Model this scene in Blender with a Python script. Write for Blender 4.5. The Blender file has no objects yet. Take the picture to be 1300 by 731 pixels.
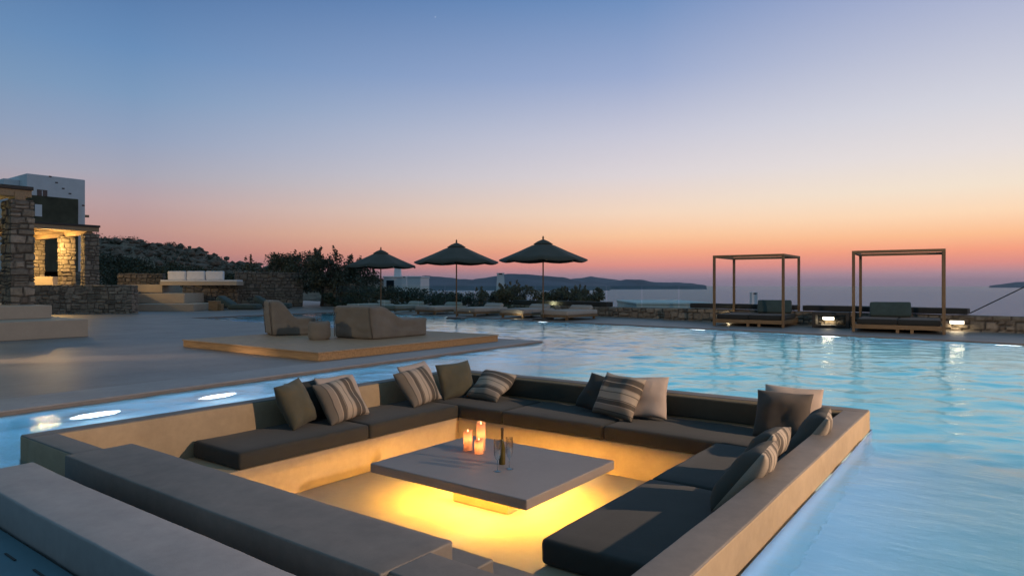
import bpy, bmesh, math, random
from mathutils import Vector, Matrix, noise
random.seed(7)
R = math.radians
SC = bpy.context.scene
COL = SC.collection

# ------------------------------------------------------------------ camera
HC = 1.30                                   # eye height over the pool deck
FPX, CXP, HYP, YAW = 843.0, 650.0, 362.0, R(36.5)
cam = bpy.data.cameras.new('camera'); camo = bpy.data.objects.new('camera', cam); COL.objects.link(camo)
camo.location = (0, 0, HC); camo.rotation_euler = (R(90), 0, YAW)
cam.sensor_width = 36; cam.lens = FPX / 1300 * 36; cam.shift_y = -3.5 / 1300
cam.clip_start = 0.05; cam.clip_end = 200000
SC.camera = camo
SC.view_settings.view_transform = 'Standard'; SC.view_settings.look = 'None'
SC.view_settings.gamma = 1; SC.view_settings.use_curve_mapping = False; SC.view_settings.exposure = 0
cy = SC.cycles
cy.use_denoising = True; cy.max_bounces = 8; cy.diffuse_bounces = 4; cy.glossy_bounces = 4
cy.transmission_bounces = 6; cy.transparent_max_bounces = 12; cy.sample_clamp_indirect = 4
cy.caustics_reflective = False; cy.caustics_refractive = False; cy.transmission_bounces = 8

SN, CN = math.sin(YAW), math.cos(YAW)
def at(px, py, z):                          # photo pixel on a level plane -> point of the place
    l = (px - CXP) / FPX; v = (HYP - py) / FPX; t = (z - HC) / v
    return Vector(((-SN + l * CN) * t, (CN + l * SN) * t, z))
def far(px, depth, z=0.0):                  # bearing + distance -> point
    l = (px - CXP) / FPX
    return Vector(((-SN + l * CN) * depth, (CN + l * SN) * depth, z))
def hgt(py, depth): return HC + (HYP - py) * depth / FPX

# ------------------------------------------------------------------ materials
def mat(name):
    m = bpy.data.materials.new(name); m.use_nodes = True
    nt = m.node_tree; b = nt.nodes['Principled BSDF']
    return m, nt, b
def nd(nt, t, **k):
    n = nt.nodes.new(t)
    for a, v in k.items():
        if a in n.inputs: n.inputs[a].default_value = v
        else: setattr(n, a, v)
    return n
def L(nt, a, b): nt.links.new(a, b)
def coords(nt, scale=(1, 1, 1), rot=(0, 0, 0)):
    tc = nd(nt, 'ShaderNodeTexCoord'); mp = nd(nt, 'ShaderNodeMapping')
    mp.inputs['Scale'].default_value = scale; mp.inputs['Rotation'].default_value = rot
    L(nt, tc.outputs['Object'], mp.inputs['Vector']); return mp.outputs['Vector']
def ramp(nt, fac, stops, interp='LINEAR'):
    r = nd(nt, 'ShaderNodeValToRGB'); cr = r.color_ramp; cr.interpolation = interp
    while len(cr.elements) < len(stops): cr.elements.new(0.5)
    for e, (p, c) in zip(cr.elements, stops): e.position = p; e.color = (*c, 1)
    L(nt, fac, r.inputs['Fac']); return r.outputs['Color']
def noise_n(nt, vec, scale, detail=5, rough=.6):
    n = nd(nt, 'ShaderNodeTexNoise'); n.inputs['Scale'].default_value = scale
    n.inputs['Detail'].default_value = detail; n.inputs['Roughness'].default_value = rough
    L(nt, vec, n.inputs['Vector']); return n.outputs['Fac']
def bump(nt, b, h, strength, dist=.01):
    n = nd(nt, 'ShaderNodeBump'); n.inputs['Strength'].default_value = strength; n.inputs['Distance'].default_value = dist
    L(nt, h, n.inputs['Height']); L(nt, n.outputs['Normal'], b.inputs['Normal']); return n
def mul(c, k): return tuple(min(1, x * k) for x in c)

def m_concrete(name, base, var=.25, rough=.75, sc=1.0):
    m, nt, b = mat(name); v = coords(nt)
    n1 = noise_n(nt, v, 1.3 * sc, 8, .65); n2 = noise_n(nt, v, 14 * sc, 6, .7)
    mx = nd(nt, 'ShaderNodeMath', operation='MULTIPLY_ADD'); L(nt, n2, mx.inputs[0]); mx.inputs[1].default_value = .45
    L(nt, n1, mx.inputs[2])
    c = ramp(nt, mx.outputs[0], [(.35, mul(base, 1 - var)), (.72, base), (1, mul(base, 1 + var * .7))])
    L(nt, c, b.inputs['Base Color']); b.inputs['Roughness'].default_value = rough
    fine = noise_n(nt, v, 160, 3, .6); bump(nt, b, fine, .25, .003)
    return m
def m_plain(name, base, rough=.6, var=.15, sc=6, metal=0):
    m, nt, b = mat(name); v = coords(nt); n = noise_n(nt, v, sc, 5)
    L(nt, ramp(nt, n, [(.3, mul(base, 1 - var)), (.7, mul(base, 1 + var))]), b.inputs['Base Color'])
    b.inputs['Roughness'].default_value = rough; b.inputs['Metallic'].default_value = metal
    bump(nt, b, noise_n(nt, v, sc * 12, 3), .12, .004)
    return m
def m_fabric(name, base, sc=1.0, var=.2):
    m, nt, b = mat(name); v = coords(nt)
    n = noise_n(nt, v, 5 * sc, 5); w = noise_n(nt, v, 260, 2, .8)
    mx = nd(nt, 'ShaderNodeMath', operation='MULTIPLY_ADD'); L(nt, w, mx.inputs[0]); mx.inputs[1].default_value = .5; L(nt, n, mx.inputs[2])
    L(nt, ramp(nt, mx.outputs[0], [(.4, mul(base, 1 - var)), (1.05, mul(base, 1 + var))]), b.inputs['Base Color'])
    b.inputs['Roughness'].default_value = .9
    b.inputs['Sheen Weight'].default_value = .08
    bump(nt, b, mx.outputs[0], .35, .006)
    return m
def m_stripe(name, axis, cols):
    # woven stripes of unequal width running across the cushion's own cover
    m, nt, b = mat(name); tc = nd(nt, 'ShaderNodeTexCoord'); sp = nd(nt, 'ShaderNodeSeparateXYZ')
    L(nt, tc.outputs['Object'], sp.inputs[0])
    mr = nd(nt, 'ShaderNodeMapRange'); mr.inputs['From Min'].default_value = -.25; mr.inputs['From Max'].default_value = .25
    L(nt, sp.outputs[axis], mr.inputs['Value'])
    pos = [0, .1, .12, .22, .24, .33, .345, .36, .5, .52, .6, .62, .73, .75, .86, .88]
    idx = [3, 2, 1, 0, 2, 1, 2, 0, 3, 0, 1, 2, 0, 2, 1, 0]
    c = ramp(nt, mr.outputs[0], [(p, cols[i]) for p, i in zip(pos, idx)], 'CONSTANT')
    v = coords(nt); w = noise_n(nt, v, 230, 2, .8)
    mxc = nd(nt, 'ShaderNodeMix', data_type='RGBA', blend_type='MULTIPLY'); mxc.inputs[0].default_value = .6
    L(nt, c, mxc.inputs[6]); L(nt, ramp(nt, w, [(.3, (.6, .6, .6)), (.7, (1, 1, 1))]), mxc.inputs[7])
    L(nt, mxc.outputs[2], b.inputs['Base Color']); b.inputs['Roughness'].default_value = .9
    bump(nt, b, w, .35, .004); return m
def m_stripe_dark(name, axis, cols, plain):  # stripes, with an even dark colour over one side of the pillow
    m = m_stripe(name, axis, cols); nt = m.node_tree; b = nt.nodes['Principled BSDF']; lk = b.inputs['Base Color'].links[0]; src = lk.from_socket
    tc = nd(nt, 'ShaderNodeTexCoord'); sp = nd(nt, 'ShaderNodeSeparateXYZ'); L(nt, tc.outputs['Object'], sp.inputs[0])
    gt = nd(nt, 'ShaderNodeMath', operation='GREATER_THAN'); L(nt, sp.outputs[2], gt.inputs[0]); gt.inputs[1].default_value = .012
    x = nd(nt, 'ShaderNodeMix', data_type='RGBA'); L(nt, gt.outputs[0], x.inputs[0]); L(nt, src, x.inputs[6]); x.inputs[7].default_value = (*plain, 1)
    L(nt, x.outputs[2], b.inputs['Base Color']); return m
def m_stone(name, cols, mortar, rough=.88):
    # stone colour varies from stone to stone (attribute 'stone', joint depth in 'joint'), both carried by the walling mesh
    m, nt, b = mat(name); v = coords(nt)
    at1 = nd(nt, 'ShaderNodeAttribute'); at1.attribute_name = 'stone'; at2 = nd(nt, 'ShaderNodeAttribute'); at2.attribute_name = 'joint'
    c = ramp(nt, at1.outputs['Fac'], [(i / (len(cols) - 1), k) for i, k in enumerate(cols)])
    fine = noise_n(nt, v, 9, 8, .72)
    m1 = nd(nt, 'ShaderNodeMix', data_type='RGBA', blend_type='MULTIPLY'); m1.inputs[0].default_value = .85
    L(nt, c, m1.inputs[6]); L(nt, ramp(nt, fine, [(.3, (.45, .45, .45)), (.7, (1.2, 1.16, 1.1))]), m1.inputs[7])
    m2 = nd(nt, 'ShaderNodeMix', data_type='RGBA'); L(nt, at2.outputs['Fac'], m2.inputs[0]); m2.inputs[6].default_value = (*mortar, 1)
    L(nt, m1.outputs[2], m2.inputs[7]); L(nt, m2.outputs[2], b.inputs['Base Color']); b.inputs['Roughness'].default_value = rough
    bump(nt, b, fine, .5, .02); return m
def m_rock(name, cols, scale, rough=.95):
    m, nt, b = mat(name); v = coords(nt)
    n1 = noise_n(nt, v, scale, 10, .72); n2 = noise_n(nt, v, scale * 9, 6, .75)
    mm = nd(nt, 'ShaderNodeMath', operation='MULTIPLY_ADD'); L(nt, n2, mm.inputs[0]); mm.inputs[1].default_value = .9; L(nt, n1, mm.inputs[2])
    L(nt, ramp(nt, mm.outputs[0], cols), b.inputs['Base Color']); b.inputs['Roughness'].default_value = rough
    bump(nt, b, mm.outputs[0], .9, .8); return m
def m_wood(name, base, axis=0, plank=0, rough=.6):
    m, nt, b = mat(name); s = [9, 9, 9]; s[axis] = .7
    v = coords(nt, tuple(s)); n = noise_n(nt, v, 3.5, 8, .65)
    c = ramp(nt, n, [(.28, mul(base, .55)), (.5, base), (.75, mul(base, 1.35))])
    if plank:
        tc = nd(nt, 'ShaderNodeTexCoord'); sp = nd(nt, 'ShaderNodeSeparateXYZ'); L(nt, tc.outputs['Object'], sp.inputs[0])
        md = nd(nt, 'ShaderNodeMath', operation='MODULO'); ab = nd(nt, 'ShaderNodeMath', operation='ADD'); ab.inputs[1].default_value = 100
        L(nt, sp.outputs[1 if axis == 0 else 0], ab.inputs[0]); L(nt, ab.outputs[0], md.inputs[0]); md.inputs[1].default_value = plank
        g = ramp(nt, md.outputs[0], [(0, (.25, .25, .25)), (.008, (1, 1, 1))])
        mm = nd(nt, 'ShaderNodeMix', data_type='RGBA', blend_type='MULTIPLY'); mm.inputs[0].default_value = 1
        L(nt, c, mm.inputs[6]); L(nt, g, mm.inputs[7]); c = mm.outputs[2]
    L(nt, c, b.inputs['Base Color']); b.inputs['Roughness'].default_value = rough; bump(nt, b, n, .25, .004); return m
def m_emit(name, col, s):
    m, nt, b = mat(name); b.inputs['Base Color'].default_value = (.8, .8, .8, 1)
    b.inputs['Emission Color'].default_value = (*col, 1); b.inputs['Emission Strength'].default_value = s; return m
def m_leaf(name, a, b2, rough=.6):
    m, nt, b = mat(name); g = nd(nt, 'ShaderNodeNewGeometry')
    L(nt, ramp(nt, g.outputs['Random Per Island'], [(0, a), (1, b2)]), b.inputs['Base Color'])
    b.inputs['Roughness'].default_value = rough; return m
def m_glass(name, tint=(1, 1, 1), refl=.12):
    m = bpy.data.materials.new(name); m.use_nodes = True; nt = m.node_tree; nt.nodes.clear()
    o = nd(nt, 'ShaderNodeOutputMaterial'); tr = nd(nt, 'ShaderNodeBsdfTransparent'); gl = nd(nt, 'ShaderNodeBsdfGlossy')
    tr.inputs[0].default_value = (*tint, 1); gl.inputs['Roughness'].default_value = .02
    fr = nd(nt, 'ShaderNodeFresnel'); fr.inputs['IOR'].default_value = 1.5
    ad = nd(nt, 'ShaderNodeMath', operation='MULTIPLY_ADD'); L(nt, fr.outputs[0], ad.inputs[0]); ad.inputs[1].default_value = .45; ad.inputs[2].default_value = refl - .1
    mx = nd(nt, 'ShaderNodeMixShader'); L(nt, ad.outputs[0], mx.inputs[0]); L(nt, tr.outputs[0], mx.inputs[1]); L(nt, gl.outputs[0], mx.inputs[2])
    L(nt, mx.outputs[0], o.inputs['Surface']); return m

M = {}
M['plaster'] = m_concrete('microcement', (.41, .31, .195), .30)
M['cap'] = m_concrete('cap_cement', (.165, .147, .13), .42, .6)
M['deck'] = m_concrete('deck_cement', (.205, .185, .17), .42, .48, .7)
M['coping'] = m_concrete('coping_cement', (.32, .30, .295), .3, .6)
M['step'] = m_concrete('step_cement', (.40, .34, .27), .15)
M['tabletop'] = m_concrete('table_cement', (.25, .225, .215), .12, .55)
M['pool'] = m_concrete('pool_plaster', (.42, .64, .70), .12, .6, .8)
M['floor_teal'] = m_concrete('near_floor', (.06, .15, .19), .25, .5, 1.2)  # one even dark teal over the near floor
M['fabric'] = m_fabric('charcoal_canvas', (.028, .029, .026))
M['olive'] = m_fabric('olive_canvas', (.075, .072, .048))
M['backpad'] = m_fabric('backrest_canvas', (.032, .034, .026))
M['umber'] = m_fabric('umber_canvas', (.07, .058, .048))
M['beige'] = m_fabric('beige_linen', (.40, .325, .275), 1, .14)
M['stripe_x'] = m_stripe('striped_cover_along', 0, [(.42, .36, .29), (.30, .25, .20), (.10, .085, .07), (.17, .145, .115)])
M['stripe_y'] = m_stripe('striped_cover_across', 1, [(.42, .36, .29), (.30, .25, .20), (.10, .085, .07), (.17, .145, .115)])
M['stripe_dark'] = m_stripe_dark('part_dark_cover', 0, [(.42, .36, .29), (.30, .25, .20), (.10, .085, .07), (.17, .145, .115)], (.06, .058, .05))
M['bag'] = m_fabric('taupe_beanbag', (.14, .132, .115), .6)
bn_ = M['bag'].node_tree.nodes['Bump']; bn_.inputs['Strength'].default_value = .5; bn_.inputs['Distance'].default_value = .01
M['teal'] = m_fabric('dark_teal_canvas', (.045, .075, .075))
M['white_fab'] = m_fabric('white_canvas', (.62, .64, .68), 1, .1)
M['cream_fab'] = m_fabric('cream_canvas', (.40, .37, .335), 1, .1)
M['black_fab'] = m_fabric('black_canvas', (.022, .024, .024))
M['umb'] = m_fabric('umbrella_canvas', (.045, .055, .045), .5)
M['teak'] = m_wood('teak', (.19, .12, .06), 2)
M['teak_x'] = m_wood('teak_lying', (.22, .14, .07), 0)
M['fascia'] = m_wood('platform_edge', (.36, .22, .10), 0)
M['boards'] = m_wood('platform_boards', (.36, .25, .155), 0, .14)
M['beam'] = m_wood('pergola_wood', (.30, .21, .12), 0)
M['dark_wood'] = m_wood('dark_wood', (.03, .028, .026), 0)
M['stone'] = m_stone('field_stone', [(.15, .13, .105), (.30, .26, .205), (.21, .19, .16), (.38, .33, .27), (.18, .145, .115)], (.075, .066, .055))
M['stone_far'] = m_stone('dark_field_stone', [(.11, .095, .075), (.22, .19, .145), (.15, .13, .11), (.26, .22, .175)], (.05, .045, .038))
M['white'] = m_plain('whitewash', (.70, .72, .74), .8, .06, 1.2)
M['rock'] = m_rock('hillside_rock', [(.55, (.03, .03, .015)), (.78, (.08, .062, .04)), (.88, (.19, .14, .10)), (1.0, (.32, .24, .17))], .22)
M['soil'] = m_plain('scrub_soil', (.07, .07, .045), .95, .4, .6)
M['leaf'] = m_leaf('olive_leaf', (.03, .04, .02), (.085, .095, .06))
M['hedge'] = m_leaf('hedge_leaf', (.018, .032, .018), (.045, .065, .035))
M['shrub'] = m_leaf('shrub_leaf', (.07, .065, .03), (.19, .15, .08))
M['bark'] = m_plain('bark', (.10, .075, .055), .9, .35, 9)
M['metal'] = m_plain('dark_metal', (.04, .04, .04), .45, .2, 8)
M['steel'] = m_plain('steel', (.55, .55, .55), .3, .1, 8, 1)
M['glass'] = m_glass('balustrade_glass', (.86, .93, .92), .10)
M['crystal'] = m_glass('crystal', (.97, .97, .97), .5)
M['window'] = m_plain('dark_glass', (.02, .03, .04), .1, .1)
M['bottle'] = m_plain('amber_bottle_glass', (.10, .075, .015), .12, .15)
M['foil'] = m_plain('dark_foil', (.10, .06, .03), .35, .2, 20)
M['led'] = m_emit('warm_led', (1, .50, .12), 118)
M['led_soft'] = m_emit('soft_led', (1, .52, .06), 150)
M['wall_lamp'] = m_emit('wall_lamp', (1, .84, .6), 4)
M['pool_lamp'] = m_emit('pool_lamp', (.88, .94, 1), 7)
M['flame'] = m_emit('flame', (1, .55, .2), 4)
M['far_lamp'] = m_emit('far_lamp', (1, .8, .5), 3)
M['boulder'] = m_plain('boulder_stone', (.15, .115, .085), .95, .35, 1.5)
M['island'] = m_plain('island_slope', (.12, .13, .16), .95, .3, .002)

def wax():
    m = bpy.data.materials.new('candle_wax'); m.use_nodes = True; nt = m.node_tree; nt.nodes.clear()
    o = nd(nt, 'ShaderNodeOutputMaterial'); t = nd(nt, 'ShaderNodeBsdfTranslucent'); d = nd(nt, 'ShaderNodeBsdfDiffuse')
    t.inputs[0].default_value = (.95, .62, .36, 1); d.inputs[0].default_value = (.75, .55, .40, 1)
    mx = nd(nt, 'ShaderNodeMixShader'); mx.inputs[0].default_value = .6
    L(nt, d.outputs[0], mx.inputs[1]); L(nt, t.outputs[0], mx.inputs[2]); L(nt, mx.outputs[0], o.inputs['Surface']); return m
M['wax'] = wax()

def water(name, deep, s1, s2, st, dist, rough=.03, opaque=False, stretch=(1, 1, 1)):
    m = bpy.data.materials.new(name); m.use_nodes = True; nt = m.node_tree; nt.nodes.clear()
    o = nd(nt, 'ShaderNodeOutputMaterial'); v = coords(nt, stretch, (0, 0, -YAW))
    a = noise_n(nt, v, s1, 4, .6); b2 = noise_n(nt, v, s2, 4, .65)
    h = nd(nt, 'ShaderNodeMath', operation='MULTIPLY_ADD'); L(nt, b2, h.inputs[0]); h.inputs[1].default_value = .3 if not opaque else .45; L(nt, a, h.inputs[2])
    bp = nd(nt, 'ShaderNodeBump'); bp.inputs['Strength'].default_value = st; bp.inputs['Distance'].default_value = dist; L(nt, h.outputs[0], bp.inputs['Height'])
    if not opaque:
        g = nd(nt, 'ShaderNodeBsdfGlass'); g.inputs['IOR'].default_value = 1.33; g.inputs['Roughness'].default_value = rough; g.inputs['Color'].default_value = (*deep, 1)
        L(nt, bp.outputs[0], g.inputs['Normal']); L(nt, g.outputs[0], o.inputs['Surface']); return m
    gl = nd(nt, 'ShaderNodeBsdfGlossy'); gl.inputs['Roughness'].default_value = rough; L(nt, bp.outputs[0], gl.inputs['Normal'])
    fr = nd(nt, 'ShaderNodeFresnel'); fr.inputs['IOR'].default_value = 1.33; L(nt, bp.outputs[0], fr.inputs['Normal'])
    if opaque: bd = nd(nt, 'ShaderNodeBsdfDiffuse'); bd.inputs[0].default_value = (*deep, 1)
    else: bd = nd(nt, 'ShaderNodeBsdfTransparent'); bd.inputs[0].default_value = (*deep, 1)
    hf = nd(nt, 'ShaderNodeMath', operation='MULTIPLY'); L(nt, fr.outputs[0], hf.inputs[0]); hf.inputs[1].default_value = .62
    mx = nd(nt, 'ShaderNodeMixShader'); L(nt, hf.outputs[0], mx.inputs[0]); L(nt, bd.outputs[0], mx.inputs[1]); L(nt, gl.outputs[0], mx.inputs[2])
    L(nt, mx.outputs[0], o.inputs['Surface']); return m
M['water'] = water('pool_water', (.92, .98, 1), 5, 16, .5, .012, .0, False, (.7, 1.6, 1))
M['sea'] = water('sea_water', (.19, .23, .34), .05, .2, 1, 3, .25, True)

# ------------------------------------------------------------------ mesh helpers
class MB:
    def __init__(s): s.bm = bmesh.new()
    def box(s, x0, x1, y0, y1, z0, z1, bev=0, seg=2, mtx=None):
        r = bmesh.ops.create_cube(s.bm, size=1); vs = r['verts']
        for v in vs: v.co = Vector((x0 + (v.co.x + .5) * (x1 - x0), y0 + (v.co.y + .5) * (y1 - y0), z0 + (v.co.z + .5) * (z1 - z0)))
        if bev:
            es = list({e for v in vs for e in v.link_edges})
            q = bmesh.ops.bevel(s.bm, geom=es, offset=bev, segments=seg, affect='EDGES', profile=.5); vs = list({v for f in q['faces'] for v in f.verts} | {v for v in vs if v.is_valid})
        if mtx is not None:
            for v in vs: v.co = mtx @ v.co
        return s
    def prism(s, pts, z0, z1, bev=0):
        lo = [s.bm.verts.new((p[0], p[1], z0)) for p in pts]; hi = [s.bm.verts.new((p[0], p[1], z1)) for p in pts]
        fs = [s.bm.faces.new(hi), s.bm.faces.new(lo[::-1])]; n = len(pts)
        for i in range(n): fs.append(s.bm.faces.new((lo[i], lo[(i + 1) % n], hi[(i + 1) % n], hi[i])))
        if bev:
            es = [e for e in fs[0].edges]
            bmesh.ops.bevel(s.bm, geom=es, offset=bev, segments=3, affect='EDGES', profile=.5)
        bmesh.ops.recalc_face_normals(s.bm, faces=s.bm.faces); return s
    def sheet(s, pts):
        s.bm.faces.new([s.bm.verts.new(p) for p in pts]); return s
    def tube(s, pts, rads, n=8):
        rings = []
        for i, p in enumerate(pts):
            p = Vector(p); d = (Vector(pts[min(i + 1, len(pts) - 1)]) - Vector(pts[max(i - 1, 0)])).normalized()
            u = d.orthogonal().normalized(); w = d.cross(u); r = rads[i] if isinstance(rads, (list, tuple)) else rads
            rings.append([s.bm.verts.new(p + (u * math.cos(2 * math.pi * k / n) + w * math.sin(2 * math.pi * k / n)) * r) for k in range(n)])
        for a, b in zip(rings, rings[1:]):
            for k in range(n): s.bm.faces.new((a[k], a[(k + 1) % n], b[(k + 1) % n], b[k]))
        s.bm.faces.new(rings[0][::-1]); s.bm.faces.new(rings[-1]); return s
    def lathe(s, prof, n=20, c=(0, 0), close=True, wob=None):
        rings = []
        for j, (r, z) in enumerate(prof):
            rr = []
            for k in range(n):
                a = 2 * math.pi * k / n; q = wob(a, j) if wob else 0
                rr.append(s.bm.verts.new((c[0] + r * math.cos(a), c[1] + r * math.sin(a), z + q)))
            rings.append(rr)
        for a, b in zip(rings, rings[1:]):
            for k in range(n): s.bm.faces.new((a[k], a[(k + 1) % n], b[(k + 1) % n], b[k]))
        if close:
            s.bm.faces.new(rings[0][::-1]); s.bm.faces.new(rings[-1])
        return s
    def rbox(s, hx, hy, hz, r, crown=0, lump=0, seed=0, c=(0, 0, 0), step=.12, fn=None):
        # upholstered block: evenly rounded edges, domed top, slight lumps
        def ax(h):
            k = [-h, -h + r * .15, -h + r * .5, -h + r]; n = max(2, int((2 * h - 2 * r) / step))
            k += [-h + r + (2 * h - 2 * r) * i / n for i in range(1, n)]
            return k + [h - r, h - r * .5, h - r * .15, h]
        X, Y, Z = ax(hx), ax(hy), ax(hz); vm = {}
        def V(i, j, k):
            if (i, j, k) in vm: return vm[i, j, k]
            p = Vector((X[i], Y[j], Z[k]))
            q = Vector((max(-hx + r, min(hx - r, p.x)), max(-hy + r, min(hy - r, p.y)), max(-hz + r, min(hz - r, p.z))))
            d = p - q; p = q + (d.normalized() * r if d.length > 1e-6 else d)
            u, w = p.x / hx, p.y / hy
            if p.z > 0: p.z += crown * (1 - u * u) * (1 - w * w)
            if lump:
                nv = noise.noise_vector(p * 4 + Vector((seed * 7.1, seed * 3.3, 0))); p += nv * lump
            if fn: p = fn(p)
            vm[i, j, k] = s.bm.verts.new(p + Vector(c)); return vm[i, j, k]
        nx, ny, nz = len(X) - 1, len(Y) - 1, len(Z) - 1
        for i in range(nx):
            for j in range(ny):
                s.bm.faces.new((V(i, j, 0), V(i, j + 1, 0), V(i + 1, j + 1, 0), V(i + 1, j, 0)))
                s.bm.faces.new((V(i, j, nz), V(i + 1, j, nz), V(i + 1, j + 1, nz), V(i, j + 1, nz)))
            for k in range(nz):
                s.bm.faces.new((V(i, 0, k), V(i + 1, 0, k), V(i + 1, 0, k + 1), V(i, 0, k + 1)))
                s.bm.faces.new((V(i, ny, k), V(i, ny, k + 1), V(i + 1, ny, k + 1), V(i + 1, ny, k)))
        for j in range(ny):
            for k in range(nz):
                s.bm.faces.new((V(0, j, k), V(0, j, k + 1), V(0, j + 1, k + 1), V(0, j + 1, k)))
                s.bm.faces.new((V(nx, j, k), V(nx, j + 1, k), V(nx, j + 1, k + 1), V(nx, j, k + 1)))
        return s
    def wob(s, amp, f=1.6):
        for v in s.bm.verts: v.co += noise.noise_vector(v.co * f) * amp + noise.noise_vector(v.co * f * 4) * amp * .35
        return s
    def trowel(s, x0, x1, y0, y1, z0, z1, r=.018, amp=.006):
        return s.rbox((x1 - x0) / 2, (y1 - y0) / 2, (z1 - z0) / 2, r, 0, 0, 0, ((x0 + x1) / 2, (y0 + y1) / 2, (z0 + z1) / 2), .10).wob(amp)
    def pillow(s, a, b, t, seed=0, n=22):
        for sg in (1, -1):
            g = []
            for i in range(n + 1):
                row = []
                for j in range(n + 1):
                    u, v = -1 + 2 * i / n, -1 + 2 * j / n
                    u, v = math.sin(u * math.pi / 2) * .6 + u * .4, math.sin(v * math.pi / 2) * .6 + v * .4
                    x = a * u * (1 - .055 * (1 - v * v) * abs(u)); y = b * v * (1 - .055 * (1 - u * u) * abs(v))
                    e = max(0, (1 - abs(u) ** 3)) * max(0, (1 - abs(v) ** 3))
                    z = sg * t * e ** .5
                    w = noise.noise(Vector((x * 5 + seed * 9.7, y * 5, sg * 2 + seed))) * .022 * e ** .4
                    w += abs(noise.noise(Vector((x * 11 + seed * 3, y * 9, sg * 5)))) * -.012 * e ** .4
                    bend = .035 * noise.noise(Vector((u + seed * 2.3, v, 7)))
                    row.append(s.bm.verts.new((x, y, z + w * sg + bend)))
                g.append(row)
            for i in range(n):
                for j in range(n):
                    q = (g[i][j], g[i + 1][j], g[i + 1][j + 1], g[i][j + 1])
                    s.bm.faces.new(q if sg > 0 else q[::-1])
        bmesh.ops.remove_doubles(s.bm, verts=s.bm.verts, dist=.0008); return s
    def leaves(s, c, rad, n, size, squash=(1, 1, 1), rnd=random):
        c = Vector(c)
        for _ in range(n):
            d = Vector((rnd.gauss(0, 1), rnd.gauss(0, 1), rnd.gauss(0, 1))).normalized() * rad * rnd.random() ** .45
            p = c + Vector((d.x * squash[0], d.y * squash[1], d.z * squash[2]))
            u = Vector((rnd.gauss(0, 1), rnd.gauss(0, 1), rnd.gauss(0, .8))).normalized(); w = u.orthogonal().normalized()
            w = (w + u.cross(w) * rnd.uniform(-1, 1)).normalized(); l = size * rnd.uniform(.6, 1.4)
            s.bm.faces.new([s.bm.verts.new(q) for q in (p - u * l, p + w * l * .45, p + u * l, p - w * l * .45)])
        return s
    def build(s, name, m, parent=None, smooth=False, loc=None):
        me = bpy.data.meshes.new(name); s.bm.to_mesh(me); s.bm.free()
        me.materials.append(m); o = bpy.data.objects.new(name, me); COL.objects.link(o)
        if parent: o.parent = parent
        if loc is not None: o.location = loc
        if smooth:
            for p in me.polygons: p.use_smooth = True
        return o
def tag(o, label=None, cat=None, group=None, kind=None):
    for k, v in (('label', label), ('category', cat), ('group', group), ('kind', kind)):
        if v: o[k] = v
    return o
def empty(name, loc, rz=0, label=None, cat=None, group=None):
    o = bpy.data.objects.new(name, None); COL.objects.link(o); o.location = loc; o.rotation_euler = (0, 0, rz); o.empty_display_size = .1
    return tag(o, label, cat, group)
def copy_tree(o, parent=None):
    c = o.copy(); COL.objects.link(c)
    if parent: c.parent = parent
    for ch in [x for x in bpy.data.objects if x.parent == o]: copy_tree(ch, c)
    return c
def struct(o): o['kind'] = 'structure'; return o
def light(name, typ, loc, col, e, size=.1, target=None, **k):
    d = bpy.data.lights.new(name, typ); d.energy = e; d.color = col
    if typ == 'AREA': d.size = size
    else: d.shadow_soft_size = size
    for a, v in k.items(): setattr(d, a, v)
    o = bpy.data.objects.new(name, d); COL.objects.link(o); o.location = loc
    if target is not None:
        o.rotation_euler = (Vector(target) - Vector(loc)).to_track_quat('-Z', 'Y').to_euler()
    return o

# ------------------------------------------------------------------ sky
def lin(c): return tuple(((x / 255 + .055) / 1.055) ** 2.4 if x > 10 else x / 255 / 12.92 for x in c)
W = bpy.data.worlds.new('World'); SC.world = W; W.use_nodes = True
nt = W.node_tree; bg = nt.nodes['Background']
tc = nd(nt, 'ShaderNodeTexCoord'); sp = nd(nt, 'ShaderNodeSeparateXYZ'); L(nt, tc.outputs['Generated'], sp.inputs[0])
mr = nd(nt, 'ShaderNodeMapRange'); mr.inputs['From Min'].default_value = 0; mr.inputs['From Max'].default_value = .5; L(nt, sp.outputs[2], mr.inputs['Value'])
def zf(py): t = (362 - py) / 843; return max(0, min(1, t / math.sqrt(1 + t * t) / .5))
def skyramp(top, stops): return ramp(nt, mr.outputs[0], [(zf(y), lin(c)) for y, c in stops] + [(1, lin(top))])
r_l = skyramp((92, 128, 154), ((362, (120, 104, 122)), (345, (138, 110, 124)), (325, (182, 130, 128)), (300, (190, 148, 142)), (270, (184, 160, 164)), (240, (166, 165, 180)), (200, (145, 160, 188)), (150, (122, 152, 188)), (100, (103, 140, 184)), (0, (74, 112, 162))))
r_c = skyramp((92, 130, 158), ((362, (146, 132, 152)), (350, (168, 138, 152)), (337, (226, 146, 136)), (320, (246, 168, 134)), (300, (250, 198, 158)), (272, (244, 214, 190)), (225, (220, 211, 214)), (175, (198, 198, 214)), (100, (153, 169, 205)), (0, (106, 140, 188))))
r_r = skyramp((92, 130, 158), ((362, (150, 134, 152)), (350, (170, 140, 154)), (338, (222, 144, 138)), (325, (245, 158, 130)), (308, (252, 190, 146)), (285, (252, 216, 182)), (258, (242, 225, 206)), (220, (228, 220, 219)), (170, (210, 210, 220)), (0, (142, 158, 200))))
sun_az = Vector(far(1400, 1)).normalized(); sun_az.z = 0; sun_az.normalize()
nv_ = nd(nt, 'ShaderNodeVectorMath', operation='MULTIPLY'); nv_.inputs[1].default_value = (1, 1, 0); L(nt, tc.outputs['Generated'], nv_.inputs[0])
nn_ = nd(nt, 'ShaderNodeVectorMath', operation='NORMALIZE'); L(nt, nv_.outputs[0], nn_.inputs[0])
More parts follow.
